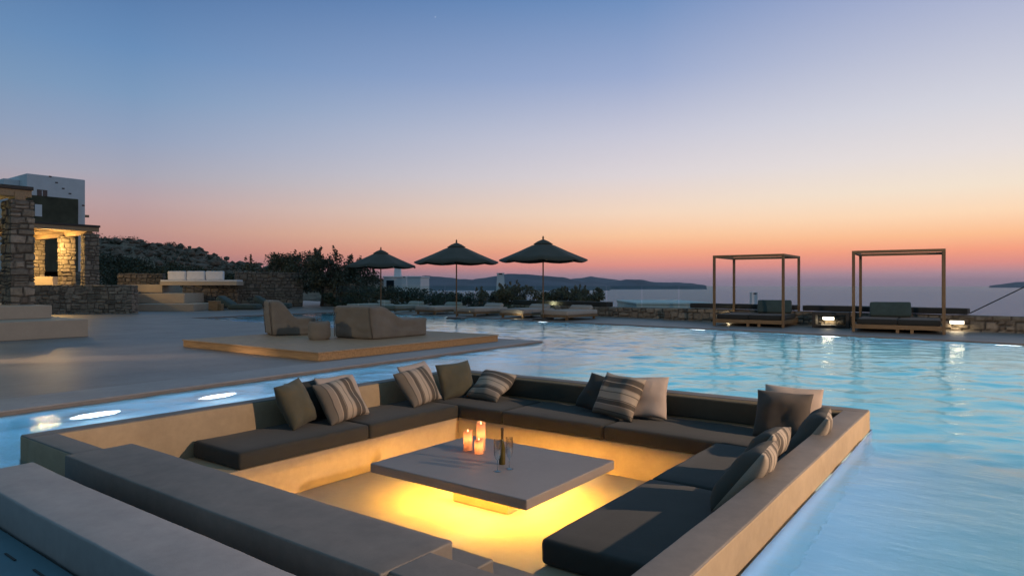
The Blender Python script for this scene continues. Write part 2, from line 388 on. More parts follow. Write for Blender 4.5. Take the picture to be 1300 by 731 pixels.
dt = nd(nt, 'ShaderNodeVectorMath', operation='DOT_PRODUCT'); dt.inputs[1].default_value = tuple(sun_az); L(nt, nn_.outputs[0], dt.inputs[0])
def blend(a, b, lo, hi, typ='LINEAR'):
    m_ = nd(nt, 'ShaderNodeMapRange', interpolation_type=typ); m_.inputs['From Min'].default_value = lo; m_.inputs['From Max'].default_value = hi
    L(nt, dt.outputs['Value'], m_.inputs['Value']); x = nd(nt, 'ShaderNodeMix', data_type='RGBA')
    L(nt, m_.outputs[0], x.inputs[0]); L(nt, a, x.inputs[6]); L(nt, b, x.inputs[7]); return x
re_ = skyramp((90, 126, 152), ((362, (96, 114, 130)), (230, (106, 130, 146))))
mx = blend(blend(blend(re_, r_l, -.35, .30, 'SMOOTHSTEP').outputs[2], r_c, .32, .86).outputs[2], r_r, .86, .994)
# a trace of Nishita sky with the sun just under the western horizon
ns = nd(nt, 'ShaderNodeTexSky', sky_type='NISHITA'); ns.sun_disc = False; ns.sun_elevation = R(-2); ns.sun_rotation = math.atan2(sun_az.x, sun_az.y)
ad = nd(nt, 'ShaderNodeMix', data_type='RGBA', blend_type='ADD'); ad.inputs[0].default_value = .05
L(nt, mx.outputs[2], ad.inputs[6]); L(nt, ns.outputs[0], ad.inputs[7])
L(nt, ad.outputs[2], bg.inputs['Color']); bg.inputs['Strength'].default_value = 1.0

# ------------------------------------------------------------------ setting
DK = M['deck']
struct(MB().sheet([(-45000, -45000, -62), (45000, -45000, -62), (45000, 45000, -62), (-45000, 45000, -62)]).build('sea', M['sea']))
def far_edge(x): return 18.70 - (x - .37) * .112          # far pool edge, slightly askew
P_W = [(-60, -12), (-8.15, -12), (-8.22, 2.34), (-8.62, 12.84), (-26, 13.62), (-26.2, far_edge(-26.2)), (-60, far_edge(-60))]
struct(MB().prism(P_W, -.12, 0, .012).build('left_deck', DK))
P_F = [(-60, far_edge(-60) + .003), (14, far_edge(14)), (14, 24.3), (-14, 25.6), (-60, 38)]
struct(MB().prism(P_F, -.12, 0, .012).build('far_deck', DK))
struct(MB().prism([(3.2, -12), (14, -12), (14, far_edge(14) - .01), (3.2, far_edge(3.2) - .01)], -.12, 0, .012).build('right_deck', DK))
struct(MB().prism([(-5.05, -12), (3.19, -12), (3.19, 1.25), (-5.05, 1.25)], -.14, -.02, .012).build('near_deck', M['floor_teal']))
struct(MB().prism([(-9.05, -12), (-8.17, -12), (-8.24, 2.34), (-8.64, 12.80), (-9.32, 12.80), (-9.10, 2.6)], .0, .012, .008).build('pool_coping', M['coping']))
# terrace walls under the deck edges, pool floor and pool walls
b = MB(); b.sheet([(-27, -1, -.85), (13, -1, -.85), (13, 22.5, -.85), (-27, 22.5, -.85)])
def wallseg(b, p, q, th=.06, z0=-1.0, z1=-.055):
    p, q = Vector(p), Vector(q); d = (q - p).normalized(); n = Vector((-d.y, d.x)) * th
    b.prism([p, q, q + n, p + n], z0, z1)
wallseg(b, (-8.13, -1), (-8.20, 2.34)); wallseg(b, (-8.20, 2.34), (-8.60, 12.86)); wallseg(b, (-8.60, 12.86), (-25.97, 13.64))
wallseg(b, (-25.97, 13.64), (-26.17, far_edge(-26.2) - .03)); wallseg(b, (3.17, far_edge(3.2) - .05), (3.17, 1.3)); wallseg(b, (-26.1, far_edge(-26.1) - .03), (3.1, far_edge(3.1) - .03))
struct(b.build('pool_basin', M['pool']))
wz = -.035
def wave(x, y):
    # standing swell of the filled pool: livelier in the middle, calm by the near corner and under the far edge
    d = math.hypot(x, y); a = .22 + .78 * min(1, max(0, (d - 4.2) / 4)); a *= 1 - .55 * min(1, max(0, (y - 14) / 5))
    a *= .55 + .9 * max(0, noise.noise(Vector((x * .23, y * .23, 3))) + .35)
    a *= .30 + .70 * min(1, max(0, (x + 6.4) / 1.2)) if y < 9 else 1
    u, v = x * CN + y * SN, -x * SN + y * CN                   # across / along the breeze
    h = noise.noise(Vector((u * 1.7, v * 2.6, 1))) * .026 + noise.noise(Vector((u * 4.2, v * 6, 5))) * .013 + noise.noise(Vector((u * 8, v * 11, 9))) * .0045
    return h * a
b = MB()
def water_grid(x0, x1, y0, y1, st):
    nx, ny = max(1, round((x1 - x0) / st)), max(1, round((y1 - y0) / st))
    g_ = [[b.bm.verts.new((x0 + (x1 - x0) * i / nx, y0 + (y1 - y0) * j / ny, 0)) for j in range(ny + 1)] for i in range(nx + 1)]
    for c_ in g_:
        for q_ in c_: q_.co.z = wz + wave(q_.co.x, q_.co.y)
    for i in range(nx):
        for j in range(ny): b.bm.faces.new((g_[i][j], g_[i + 1][j], g_[i + 1][j + 1], g_[i][j + 1]))
water_grid(-26.4, -8.7, 12.6, 22.2, .12); water_grid(-8.7, -6.0, -1, 22.2, .075); water_grid(-6.0, -1.06, 6.83, 22.2, .075); water_grid(-1.06, 3.22, -1, 22.2, .075); water_grid(-6.0, -1.06, 1.262, 1.92, .1)
struct(b.build('pool_water', M['water'], None, True))
# terrain beyond the terrace
b = MB(); rows = []
for i in range(40):
    px = -700 + i * 80; row = []
    for j, D in enumerate((24, 34, 46, 60, 85, 120, 180, 300, 600, 1200)):
        p = far(px, D + (12 if px < 420 else 3))
        z = -1.4 - (0, .4, 1.2, 2.5, 5, 9, 16, 30, 52, 70)[j] * (1 if px > 380 else .25)
        z += noise.noise(p * .05) * .8 * min(1, j / 3); row.append(b.bm.verts.new((p.x, p.y, z)))
    rows.append(row)
for a, c in zip(rows, rows[1:]):
    for j in range(9): b.bm.faces.new((a[j], c[j], c[j + 1], a[j + 1]))
struct(b.build('terrain', M['soil'], None, True))

# rocky hill on the left, built along its ridge
def ridge_hill(name, pts, near, m, seed, rough, over=40, nx=90):
    b = MB(); cols = []
    for i in range(nx + 1):
        t = i / nx * (len(pts) - 1); k = min(int(t), len(pts) - 2); f = t - k
        px = pts[k][0] * (1 - f) + pts[k + 1][0] * f; py = pts[k][1] * (1 - f) + pts[k + 1][1] * f; D = pts[k][2] * (1 - f) + pts[k + 1][2] * f
        col = []
        for j in range(15):
            g = j / 11
            if g <= 1: d = near + (D - near) * g; h = -1.5 + (hgt(py, D) + 1.5) * (g ** .8)
            else: d = D + over * (g - 1); h = hgt(py, D) - (g - 1) * 12
            p = far(px, d, h); nv = noise.noise(Vector((p.x, p.y, seed)) * .12) + .6 * noise.noise(Vector((p.x, p.y, seed)) * .4) + .8 * abs(noise.noise(Vector((p.x, p.y, seed)) * 1.1))
            p.z += nv * rough * min(1, g * 1.5); col.append(b.bm.verts.new(p))
        cols.append(col)
    for a, c in zip(cols, cols[1:]):
        for j in range(14): b.bm.faces.new((a[j], c[j], c[j + 1], a[j + 1]))
    return struct(b.build(name, m, None, False))
ridge_hill('rocky_hill', [(-300, 262, 150), (60, 288, 140), (125, 303, 130), (165, 307, 125), (210, 312, 120), (250, 323, 115), (285, 334, 110), (320, 342, 110), (380, 344, 115), (450, 352, 120), (520, 366, 130)], 62, M['rock'], 3, 1.1)

hill = bpy.data.objects['rocky_hill']; hv = [v.co.copy() for k, v in enumerate(hill.data.vertices) if 3 <= k % 15 <= 12]
rr_ = random.Random(12); b = MB(); b2 = MB()
for k in range(1500):
    p = rr_.choice(hv) + Vector((rr_.gauss(0, .8), rr_.gauss(0, .8), rr_.uniform(-.1, .25))); sz = rr_.uniform(.22, .75) * (1.7 if rr_.random() < .07 else 1)
    q = bmesh.ops.create_icosphere(b.bm, subdivisions=1, radius=sz)['verts']; ml = Matrix.Rotation(rr_.random() * 6, 3, 'Z') @ Matrix.Diagonal((rr_.uniform(.8, 1.5), rr_.uniform(.7, 1.2), rr_.uniform(.5, .9)))
    for v in q: v.co = p + ml @ v.co + noise.noise_vector(v.co * 2 + p) * sz * .5
for k in range(170):
    p = rr_.choice(hv); b2.leaves(p + Vector((rr_.gauss(0, .8), rr_.gauss(0, .8), .3)), rr_.uniform(.5, 1.1), 50, .16, (1.2, 1.2, .7), rr_)
tag(b.build('boulders', M['boulder']), 'pale boulders strewn over the rocky hill', 'boulders', None, 'stuff')
tag(b2.build('scrub', M['hedge']), 'dark scrub tufts between the boulders on the hill', 'scrub', None, 'stuff')

# islands across the water
def island(name, prof, D, m, depth):
    b = MB(); f = []; k = []; r_ = []
    n = len(prof)
    for px, py in prof:
        h = max(-61.9, hgt(py, D)); h0 = -62.2
        f.append(b.bm.verts.new(far(px, D - depth, h0))); k.append(b.bm.verts.new(far(px, D, max(h, -61)))); r_.append(b.bm.verts.new(far(px, D + depth, h0)))
    for i in range(n - 1):
        b.bm.faces.new((f[i], f[i + 1], k[i + 1], k[i])); b.bm.faces.new((k[i], k[i + 1], r_[i + 1], r_[i]))
    return struct(b.build(name, m, None, True))
def densify(p, amp, seed):
    out = []
    for (x0, y0), (x1, y1) in zip(p, p[1:]):
        n = max(1, int(abs(x1 - x0) / 4))
        for i in range(n):
            t = i / n; x = x0 + (x1 - x0) * t; y = y0 + (y1 - y0) * t; out.append((x, y + amp * noise.noise(Vector((x * .09, seed, 0)))))
    return out + [p[-1]]
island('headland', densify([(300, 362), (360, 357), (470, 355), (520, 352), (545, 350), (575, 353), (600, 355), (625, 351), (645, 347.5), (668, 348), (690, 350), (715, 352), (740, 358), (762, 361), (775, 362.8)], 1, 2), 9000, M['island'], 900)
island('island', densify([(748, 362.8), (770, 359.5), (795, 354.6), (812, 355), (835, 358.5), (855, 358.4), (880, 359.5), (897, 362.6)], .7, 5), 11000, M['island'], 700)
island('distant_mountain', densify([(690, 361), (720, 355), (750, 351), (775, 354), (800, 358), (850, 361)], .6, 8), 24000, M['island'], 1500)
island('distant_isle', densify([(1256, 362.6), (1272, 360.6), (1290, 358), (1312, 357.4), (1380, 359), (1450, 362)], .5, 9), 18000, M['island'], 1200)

# ------------------------------------------------------------------ sunken lounge
RZ = .15
X0, X1, Y0, Y1 = -6.07, -.99, 1.85, 6.90
pit = empty('sunken_lounge', (0, 0, 0), 0, 'square sunken cement lounge with a flat rim rising out of the pool', 'sunken lounge')
PL = M['plaster']
def wall(x0, x1, y0, y1, z0=-1.05, z1=RZ, name='wall', bev=.014):
    o = MB().trowel(x0, x1, y0, y1, z0, z1 - .004, .010, .003).build(name, PL, pit, True)
    MB().trowel(x0 + .003, x1 - .003, y0 + .003, y1 - .003, z1 - .028, z1 + .004, .009, .003).build('rim_cap', M['cap'], o, True); return o
wall(X0, X0 + .165, Y0, Y1 - .181); wall(X0, X1, Y1 - .18, Y1); wall(X1 - .2, X1, 1.3, Y1 - .181)
wall(X0 + .166, -5.06, Y0, 2.05, name='front_rim')
b = MB(); b.trowel(-5.058, -1.97, 1.79, 2.222, -1.05, RZ + .012, .011, .005); b.build('entry_block', M['cap'], pit, True)
wall(-2.05, X1 - .201, 1.835, 2.085, -1.05, RZ + .004, 'front_rim')
MB().box(-1.967, X1 - .201, 1.45, 1.832, -1.05, 0, .01).build('outer_step', PL, pit)
MB().box(-2.6, -1.95, 2.226, 2.49, -.7, -.002, .008).build('inner_step', M['cap'], pit)
MB().box(-2.6, X1 - .203, 2.492, 2.76, -.7, -.152, .008).build('inner_step', M['cap'], pit)
MB().box(-1.948, X1 - .203, 2.09, 2.489, -.7, -.154, .004).build('inner_step', M['cap'], pit)
FZ = -.585
b = MB(); b.box(X0 - .014, X0 - .004, Y0, Y1, -.9, -.036); b.box(X1 + .004, X1 + .014, 1.3, Y1, -.9, -.036); b.box(X0 - .014, X1 + .014, Y1 + .004, Y1 + .014, -.9, -.036); struct(b.build('pool_lining', M['pool']))
MB().box(X0 + .16, X1 - .19, Y0 + .1, Y1 - .17, FZ - .15, FZ).build('floor', M['step'], pit)
MB().box(X0 + .166, -5.15, 2.2, Y1 - .182, FZ + .001, -.255, .008).build('seat_base', PL, pit)
MB().box(-5.149, X1 - .201, 5.90, Y1 - .182, FZ + .001, -.255, .008).build('seat_base', PL, pit)
MB().box(-2.05, X1 - .201, 2.762, 5.899, FZ + .001, -.255, .008).build('seat_base', PL, pit)

def cushion(x0, x1, y0, y1, label, seed):
    hx, hy = (x1 - x0) / 2 - .004, (y1 - y0) / 2 - .004
    o = MB().rbox(hx, hy, .075, .032, .012, .004, seed).build('seat_cushion', M['fabric'], None, True, ((x0 + x1) / 2, (y0 + y1) / 2, -.179))
    return tag(o, label, 'cushion', 'charcoal seat cushions around the sunken lounge')
cushion(-5.89, -5.13, 3.10, 4.53, 'charcoal seat cushion at the left end, with a bare end by the entry block', 1)
cushion(-5.89, -5.13, 4.53, 5.90, 'charcoal seat cushion on the left bench, farther one next to the corner', 2)
cushion(-5.89, -4.50, 5.88, 6.71, 'charcoal corner seat cushion under the reclining striped pillow', 3)
cushion(-4.50, -3.22, 5.88, 6.71, 'middle charcoal seat cushion on the back bench, behind the candles', 4)
cushion(-3.22, -1.20, 5.88, 6.71, 'long charcoal seat cushion on the back bench under the plain beige pillow', 5)
cushion(-2.08, -1.20, 4.50, 5.87, 'charcoal seat cushion on the right bench, farther one beyond the two leaning striped pillows', 6)
cushion(-2.08, -1.20, 3.06, 4.50, 'large charcoal seat cushion on the right bench, nearest to the viewer', 7)

tag(MB().rbox(2.34, .016, .105, .014, 0, .002, 4).build('backrest_pad', M['backpad'], None, True, (-3.545, 6.702, .022)), 'long thin dark olive backrest pad along the back wall of the sunken lounge', 'backrest')
# table
TZ = -.25
tb = empty('low_table', (-3.6, 4.6, FZ), 0, 'low square cement table with a glowing underside in the sunken lounge', 'table')
MB().box(-.84, .83, -.68, .67, TZ - FZ - .08, TZ - FZ, .008, 2).build('tabletop', M['tabletop'], tb)
MB().box(-.27, .33, -.24, .30, .002, TZ - FZ - .081, .006).build('pedestal', PL, tb)
b = MB(); zs = TZ - FZ - .083
for x0, x1, y0, y1 in ((-.285, .345, -.256, -.248), (-.285, .345, .308, .316), (-.285, -.277, -.246, .306), (.337, .345, -.246, .306)): b.box(x0, x1, y0, y1, zs - .045, zs)
b.build('light_strip', M['led'], tb)
b = MB(); b.box(-.66, .65, -.51, -.50, zs - .012, zs); b.box(-.66, .65, .49, .50, zs - .012, zs); b.box(-.67, -.661, -.51, .50, zs - .012, zs); b.box(.651, .66, -.51, .50, zs - .012, zs); b.build('light_strip', M['led_soft'], tb)

# things on the table
def candle(px, py, h, r, label, seed):
    p = at(px, py, TZ); e = empty('candle', p, 0, label, 'candle', 'three lit pillar candles on the low table')
    rnd = random.Random(seed); ph = rnd.random() * 6
    wob = lambda a, j: (.008 * math.sin(a + ph) + .005 * math.sin(3 * a + ph)) if j >= 4 else 0
    MB().lathe([(.001, .001), (r * .96, .001), (r, .006), (r, h * .5), (r, h - .004), (r * .9, h), (r * .82, h - .012), (r * .72, h - .03), (.002, h - .034)], 24, wob=wob).build('wax_body', M['wax'], e, True)
    MB().tube([(0, 0, h - .034), (.002, 0, h - .018)], .0018, 6).build('wick', M['metal'], e)
    MB().lathe([(.001, h - .022), (.006, h - .014), (.0055, h - .004), (.001, h + .012)], 10).build('flame', M['flame'], e, True)
    light('candle_glow', 'POINT', p + Vector((0, 0, h * .6)), (1, .40, .14), .36, .02)
    light('flame_glow', 'POINT', p + Vector((0, 0, h + .02)), (1, .5, .18), .08, .01)
candle(594, 571, .185, .042, 'lit pillar candle of middle height, left of the other two', 1)
candle(610.5, 571.5, .262, .042, 'tallest lit pillar candle, behind the shortest one', 2)
candle(608, 575.5, .135, .042, 'shortest lit pillar candle, in front of the tallest one', 3)
def flute(px, py, label):
    p = at(px, py, TZ); e = empty('champagne_glass', p, 0, label, 'glass', 'two empty champagne glasses beside the bottle')
    MB().lathe([(.036, .001), (.036, .003), (.008, .007), (.005, .012)], 20).build('foot', M['crystal'], e, True)
    MB().lathe([(.004, .010), (.0035, .05), (.004, .09)], 10).build('stem', M['crystal'], e, True)
    MB().lathe([(.004, .09), (.018, .105), (.029, .14), (.032, .19), (.030, .265)], 20, close=False).build('bowl', M['crystal'], e, True)
flute(631.5, 598, 'empty champagne glass left of the bottle, nearest the table edge'); flute(646.5, 595, 'empty champagne glass right of the slim dark bottle')
bt = empty('bottle', at(637.5, 589, TZ), 0, 'slim amber bottle standing upright between two champagne glasses', 'bottle')
MB().lathe([(.026, .001), (.028, .006), (.028, .13), (.022, .17), (.013, .20), (.0115, .235)], 20).build('body', M['bottle'], bt, True)
MB().lathe([(.0128, .215), (.0122, .29), (.0142, .295), (.0142, .312), (.010, .318)], 16).build('foil_neck', M['foil'], bt, True)

# pillows: bottom edge middle, direction faced, lean back from upright, roll
def pillow(pos, az, lean, roll, m, label, a=.24, bb=.24, t=.085, seed=0, z=-.095, flip=False):
    o = MB().pillow(a, bb, t, seed).build('throw_pillow', M[m], None, True)
    f = Vector((math.cos(R(az)), math.sin(R(az)), 0)); le = R(lean)
    nrm = f * math.cos(le) + Vector((0, 0, 1)) * math.sin(le); up = Vector((0, 0, 1)) * math.cos(le) - f * math.sin(le); rt = up.cross(nrm)
    mt = Matrix((rt, up, nrm)).transposed() @ Matrix.Rotation(R(roll), 3, 'Z')
    ext = max((mt @ Vector((sx * a * .96, sy * bb * .96, 0))).dot(Vector((0, 0, -1))) for sx in (-1, 1) for sy in (-1, 1))
    ctr = Vector((pos[0], pos[1], z + ext + .004)) + (up * bb) - Vector((0, 0, (up * bb).z))
    o.matrix_world = Matrix.Translation(ctr) @ mt.to_4x4()
    return tag(o, label, 'pillow')
P = pillow
# left bench
P((-5.52, 4.02), 14, 24, 8, 'olive', 'plain dark olive throw pillow at the near end of the left bench', .20, .23, .10, 1)
P((-5.70, 4.28), 4, 24, 0, 'fabric', 'dark charcoal throw pillow tucked behind the olive and striped ones on the left bench', .23, .22, .08, 2)
P((-5.40, 4.50), 4, 34, 4, 'stripe_x', 'tan pillow with upright stripes, in front of a beige one on the left bench', .275, .235, .095, 3)
P((-5.52, 4.60), 4, 31, -2, 'beige', 'plain beige pillow showing a rim behind the striped one on the left bench', .275, .245, .08, 4)
# far left corner
P((-5.42, 5.66), 4, 35, 4, 'stripe_x', 'tan pillow with upright stripes leaning near the back left corner', .275, .235, .095, 5)
P((-5.55, 5.80), 4, 30, 4, 'beige', 'plain beige pillow behind the striped one at the back left corner', .265, .25, .08, 6)
P((-5.40, 6.20), -24, 24, 5, 'olive', 'plain dark olive pillow standing in the back left corner', .23, .225, .10, 7)
P((-5.07, 6.24), -88, 52, -4, 'stripe_y', 'grey striped pillow reclining far back on the corner cushion', .245, .24, .095, 8)
# back bench
P((-3.61, 6.38), -98, 32, -6, 'fabric', 'plain dark charcoal pillow behind the striped one on the back bench', .24, .215, .085, 9)
P((-3.28, 6.20), -94, 30, -5, 'stripe_y', 'tan pillow with level stripes in the middle of the back bench', .25, .24, .10, 10)
P((-3.02, 6.38), -84, 24, 4, 'beige', 'plain beige pillow right of the striped one on the back bench', .23, .225, .095, 11)
# right corner and right bench
P((-1.58, 6.44), -88, 18, -1, 'beige', 'plain pink beige pillow peeking out behind the umber one by the right corner', .26, .235, .08, 12)
P((-1.63, 6.27), -92, 24, 1, 'umber', 'large plain umber pillow leaning in the back right corner', .25, .225, .095, 13)
P((-1.38, 5.68), 187, 36, 0, 'stripe_dark', 'striped pillow with a plain dark front, on the right rim at its far end', .24, .24, .10, 14)
P((-1.52, 4.80), 182, 36, 2, 'stripe_dark', 'partly dark striped pillow on the right rim, just behind the nearest one', .25, .24, .095, 15)
P((-1.45, 4.23), 185, 37, 2, 'stripe_dark', 'nearest striped pillow with a dark front, leaning on the right rim', .25, .245, .10, 16)

# near parapet with the dark floor in front of it
nb = MB().trowel(-5.08, 3.0, 1.27, 1.62, -.9, .15, .012, .006).build('parapet', M['coping'], None, True); tag(nb, 'long low cement parapet in the bottom left foreground, before the sunken lounge', 'wall')
def gutter(px, py, label):
    p = at(px, py, -.02); b = MB(); b.box(-.07, .07, -.005, .005, 0, .003)
    return tag(b.build('drain_slot', M['black_fab'], None, False, (p.x, p.y, -.018)), label, 'drain slot', 'narrow drain slots in the near floor')
gutter(13, 707, 'narrow black drain slot in the floor at the bottom left corner'); gutter(50, 728, 'narrow black drain slot cut by the bottom edge of the photo')

# ------------------------------------------------------------------ lounge platform and bean bags
PZ = .155
pf = empty('wooden_platform', (-11.5, 9.65, 0), 0, 'low wooden lounging platform on the left pool deck', 'platform')
MB().box(-2.45, 2.12, -2.52, 2.52, PZ - .02, PZ, .004).build('board_top', M['boards'], pf)
b = MB(); b.box(-2.43, 2.10, -2.50, -2.47, .004, PZ - .021); b.box(2.07, 2.10, -2.469, -.302, .004, PZ - .021); b.box(2.07, 2.10, -.298, 2.47, .004, PZ - .021)
b.box(-2.43, 2.10, 2.47, 2.50, .004, PZ - .021); b.box(-2.43, -2.40, -2.469, 2.469, .004, PZ - .021); b.build('fascia', M['fascia'], pf)
def beanchair(pos, az, w, back, depth, seat, label, seed):
    e = empty('beanbag_chair', pos, R(az), label, 'beanbag chair', 'soft taupe seats on the wooden platform')
    def fn(p):                                 # block -> backrest dropping to a low seat
        u = (p.x + depth / 2) / depth; s = min(1, max(0, (u - .2) / .38)); s = s * s * (3 - 2 * s)
        top = back * (1 - s) + seat * s; k = (p.z + .5)
        return Vector((p.x + (-.05 * k * (1 - s)), p.y * (1 - .07 * k * (1 - s)), k * top))
    b = MB(); b.rbox(depth / 2, w / 2, .5, .085, 0, .010, seed, (0, 0, 0), .05, fn)
    for v in b.bm.verts:
        q = Vector((v.co.x * 3.5, v.co.y * 3.5, v.co.z * 7)) + Vector((seed * 5, 0, 0)); v.co += Vector((noise.noise(q), noise.noise(q + Vector((5, 5, 5))), -.5 * abs(noise.noise(q * 1.3)))) * .016 * min(1, v.co.z / .15)
        q = v.co * 15 + Vector((seed, 3, 1)); v.co += Vector((noise.noise(q), noise.noise(q + Vector((2, 5, 5))), noise.noise(q * 1.1))) * .006 * min(1, v.co.z / .12)
    b.build('shell', M['bag'], e, True)
    for sgn in (-1, 1): MB().tube([(-depth / 2 - .045, sgn * w * .45, back * .96), (-depth / 2 - .025, sgn * w * .465, back * .5), (-depth / 2 + .01, sgn * w * .485, .03)], .009, 6).build('piping', M['umber'], e, True)
    return e
c1 = at(369, 424, PZ); c2 = at(485, 426.5, PZ)
beanchair(c1, 66, .88, .80, 1.0, .40, 'taupe beanbag chair with a tall narrow back, left of the round pouf', 1)
beanchair(c2, 93, 1.2, .70, 1.75, .40, 'wide taupe beanbag lounger with its back to the camera', 2)
pv = empty('pouf', at(405.5, 430.5, PZ), 0, 'small round taupe pouf between the two beanbag seats', 'pouf')
MB().lathe([(.2, .003), (.225, .03), (.235, .12), (.228, .26), (.225, .34), (.20, .372), (.12, .36), (.02, .375)], 32, wob=lambda a, j: .014 * math.sin(2 * a + j) + .006 * math.sin(7 * a + 2 * j)).build('body', M['bag'], pv, True)
MB().tube([(-.08, 0, .39), (-.05, 0, .43), (.05, 0, .432), (.08, 0, .392)], .012, 6).build('handle', M['bag'], pv, True)

# ------------------------------------------------------------------ daybeds
def daybed():
    r = empty('canopy_daybed', (0, 0, 0))
    w, d, h = 2.2, 2.15, 2.26; t = .075
    for x in (0, w - t):
        for y in (0, d - t): MB().box(x, x + t, y, y + t, 0, h - t - .001, .004).build('post', M['teak'], r)
    for y in (0, d - t): MB().box(0, w, y, y + t, h - t, h, .004).build('top_rail', M['teak_x'], r)
    for x in (0, w - t): MB().box(x, x + t, t + .002, d - t - .002, h - t - .001, h - .001, .004).build('top_rail', M['teak_x'], r)
    b = MB(); b.box(t + .003, w - t - .003, .012, .05, .10, .215, .004); b.box(t + .003, w - t - .003, d - .05, d - .012, .10, .215, .004)
    b.box(.012, .05, t + .003, d - t - .003, .10, .214, .004); b.box(w - .05, w - .012, t + .003, d - t - .003, .10, .214, .004)
    b.box(.052, w - .052, .052, d - .052, .16, .2); b.build('bed_frame', M['teak_x'], r)
    for x in (w / 2 - .04, w / 2 + .3): MB().box(x, x + .08, .03, .11, 0, .099, .003).build('leg', M['teak_x'], r)
    for i in (0, 1): MB().rbox((w - .2) / 4 - .006, d / 2 - .08, .075, .03, .01, .003, i, ((w - .2) / 4 * (2 * i + 1) + .1, d / 2, .292)).build('mattress', M['black_fab'], r, True)
    return r
def backrest(o, x, y, az, w, lab=None):
    e = MB().rbox(w / 2, .09, .22, .05, 0, .008, 3)
    mt = Matrix.Rotation(R(az), 4, 'Z') @ Matrix.Rotation(R(-20), 4, 'X')
    for v in e.bm.verts: v.co = mt @ v.co + Vector((x, y, .59))
    return e.build('back_cushion', M['teal'], o, True)
d1 = daybed(); d2 = copy_tree(d1)
p = at(1083, 421, 0); q = at(1198, 424, 0); d2.location = (p.x - .03, p.y, 0); d2.rotation_euler.z = R(4)
p = at(906, 413, 0); d1.location = (p.x - .03, p.y, 0); d1.rotation_euler.z = R(1)
for d, lab in ((d1, 'teak four poster daybed left of the black side table, cushion at its right end'), (d2, 'teak four poster daybed right of the black side table, cushion at its left')):
    tag(d, lab, 'daybed', 'teak canopy daybeds by the far pool edge')
backrest(d1, 1.52, 1.60, 6, 1.05); backrest(d2, .86, 1.50, 6, 1.05)

# ------------------------------------------------------------------ umbrellas and loungers
def umbrella():
    r = empty('parasol', (0, 0, 0)); n = 8; RR = 1.62
    MB().box(-.3, .3, -.3, .3, 0, .07, .01).build('base', M['metal'], r)
    MB().tube([(0, 0, .071), (0, 0, 3.0)], .026, 10).build('pole', M['teak'], r)
    b = MB(); c = b.bm.verts.new((0, 0, 2.83)); rings = []
    for f, zz in ((.25, 2.72), (.55, 2.50), (.8, 2.33), (1.0, 2.20)):
        ring = []
        for k in range(n * 4):
            a = 2 * math.pi * k / (n * 4) + math.pi / 8; fr = abs(((k % 4) / 4) - 0); t = math.sin(math.pi * (k % 4) / 4)
            rr = RR * f * (1 - .055 * t); ring.append(b.bm.verts.new((rr * math.cos(a), rr * math.sin(a), zz - .055 * t * f + .02 * t * (1 - f))))
        rings.append(ring)
    low = [b.bm.verts.new(v.co + Vector((0, 0, -.05))) for v in rings[-1]]; rings.append(low)
    m = n * 4
    for k in range(m): b.bm.faces.new((c, rings[0][k], rings[0][(k + 1) % m]))
    for a_, b_ in zip(rings, rings[1:]):
        for k in range(m): b.bm.faces.new((a_[k], b_[k], b_[(k + 1) % m], a_[(k + 1) % m]))
    o = b.build('canopy', M['umb'], r, True)
    b = MB(); b.lathe([(.36, 2.755), (.345, 2.775), (.2, 2.865), (.02, 2.94)], 16); v_ = b.build('vent_cap', M['umb'], o, True)
    MB().lathe([(.03, 2.95), (.035, 3.0), (.015, 3.06)], 10).build('finial', M['teak'], r, True)
    for k in range(n):
        a = 2 * math.pi * k / n + math.pi / 8; ca, sa = math.cos(a), math.sin(a)
        MB().tube([(.03 * ca, .03 * sa, 2.80), (RR * .99 * ca, RR * .99 * sa, 2.185)], .011, 6).build('rib', M['teak'], r)
        MB().tube([(.03 * ca, .03 * sa, 2.25), (RR * .5 * ca, RR * .5 * sa, 2.48)], .010, 6).build('strut', M['teak'], r)
    return r
u0 = umbrella(); U = [u0, copy_tree(u0), copy_tree(u0)]
for o, (px, D, lab) in zip(U, ((483.5, 29.0, 'dark closed weave parasol farthest left, above the white roofs'), (579.5, 25.6, 'dark parasol in the middle of the three, lower edge in silhouette'), (689.5, 25.0, 'dark parasol on the right of the three, its pale underside showing'))):
    o.location = far(px, D); tag(o, lab, 'parasol', 'dark parasols over the sun loungers'); o.rotation_euler.z = R(px % 40)
U[0]['label'] = 'dark parasol farthest left of the three, nearest the olive tree'
U[0].scale = (.97,) * 3; U[1].scale = (1.0,) * 3; U[2].scale = (1.03,) * 3

def lounger():
    r = empty('sun_lounger', (0, 0, 0)); w, d = 1.25, 2.05
    b = MB(); b.box(0, w, 0, .05, .10, .18, .004); b.box(0, w, d - .05, d, .10, .18, .004); b.box(0, .05, .051, d - .051, .10, .179, .004); b.box(w - .05, w, .051, d - .051, .10, .179, .004)
    b.box(.05, w - .05, .05, d - .05, .15, .172); b.build('frame', M['teak_x'], r)
    for x in (.06, w - .14):
        for y in (.06, d - .14): MB().box(x, x + .08, y, y + .08, 0, .099, .004).build('leg', M['teak_x'], r)
    MB().rbox(w / 2 + .01, d / 2 + .005, .085, .05, .02, .005, 1, (w / 2, d / 2, .266)).build('mattress', M['cream_fab'], r, True)
    b = MB(); b.rbox(w / 2 - .12, .09, .14, .085, 0, .006, 2); mt = Matrix.Rotation(R(-56), 4, 'X')
    for v in b.bm.verts: v.co = mt @ v.co + Vector((w / 2, d - .22, .40))
    b.build('head_pillow', M['cream_fab'], r, True); return r
l0 = lounger()
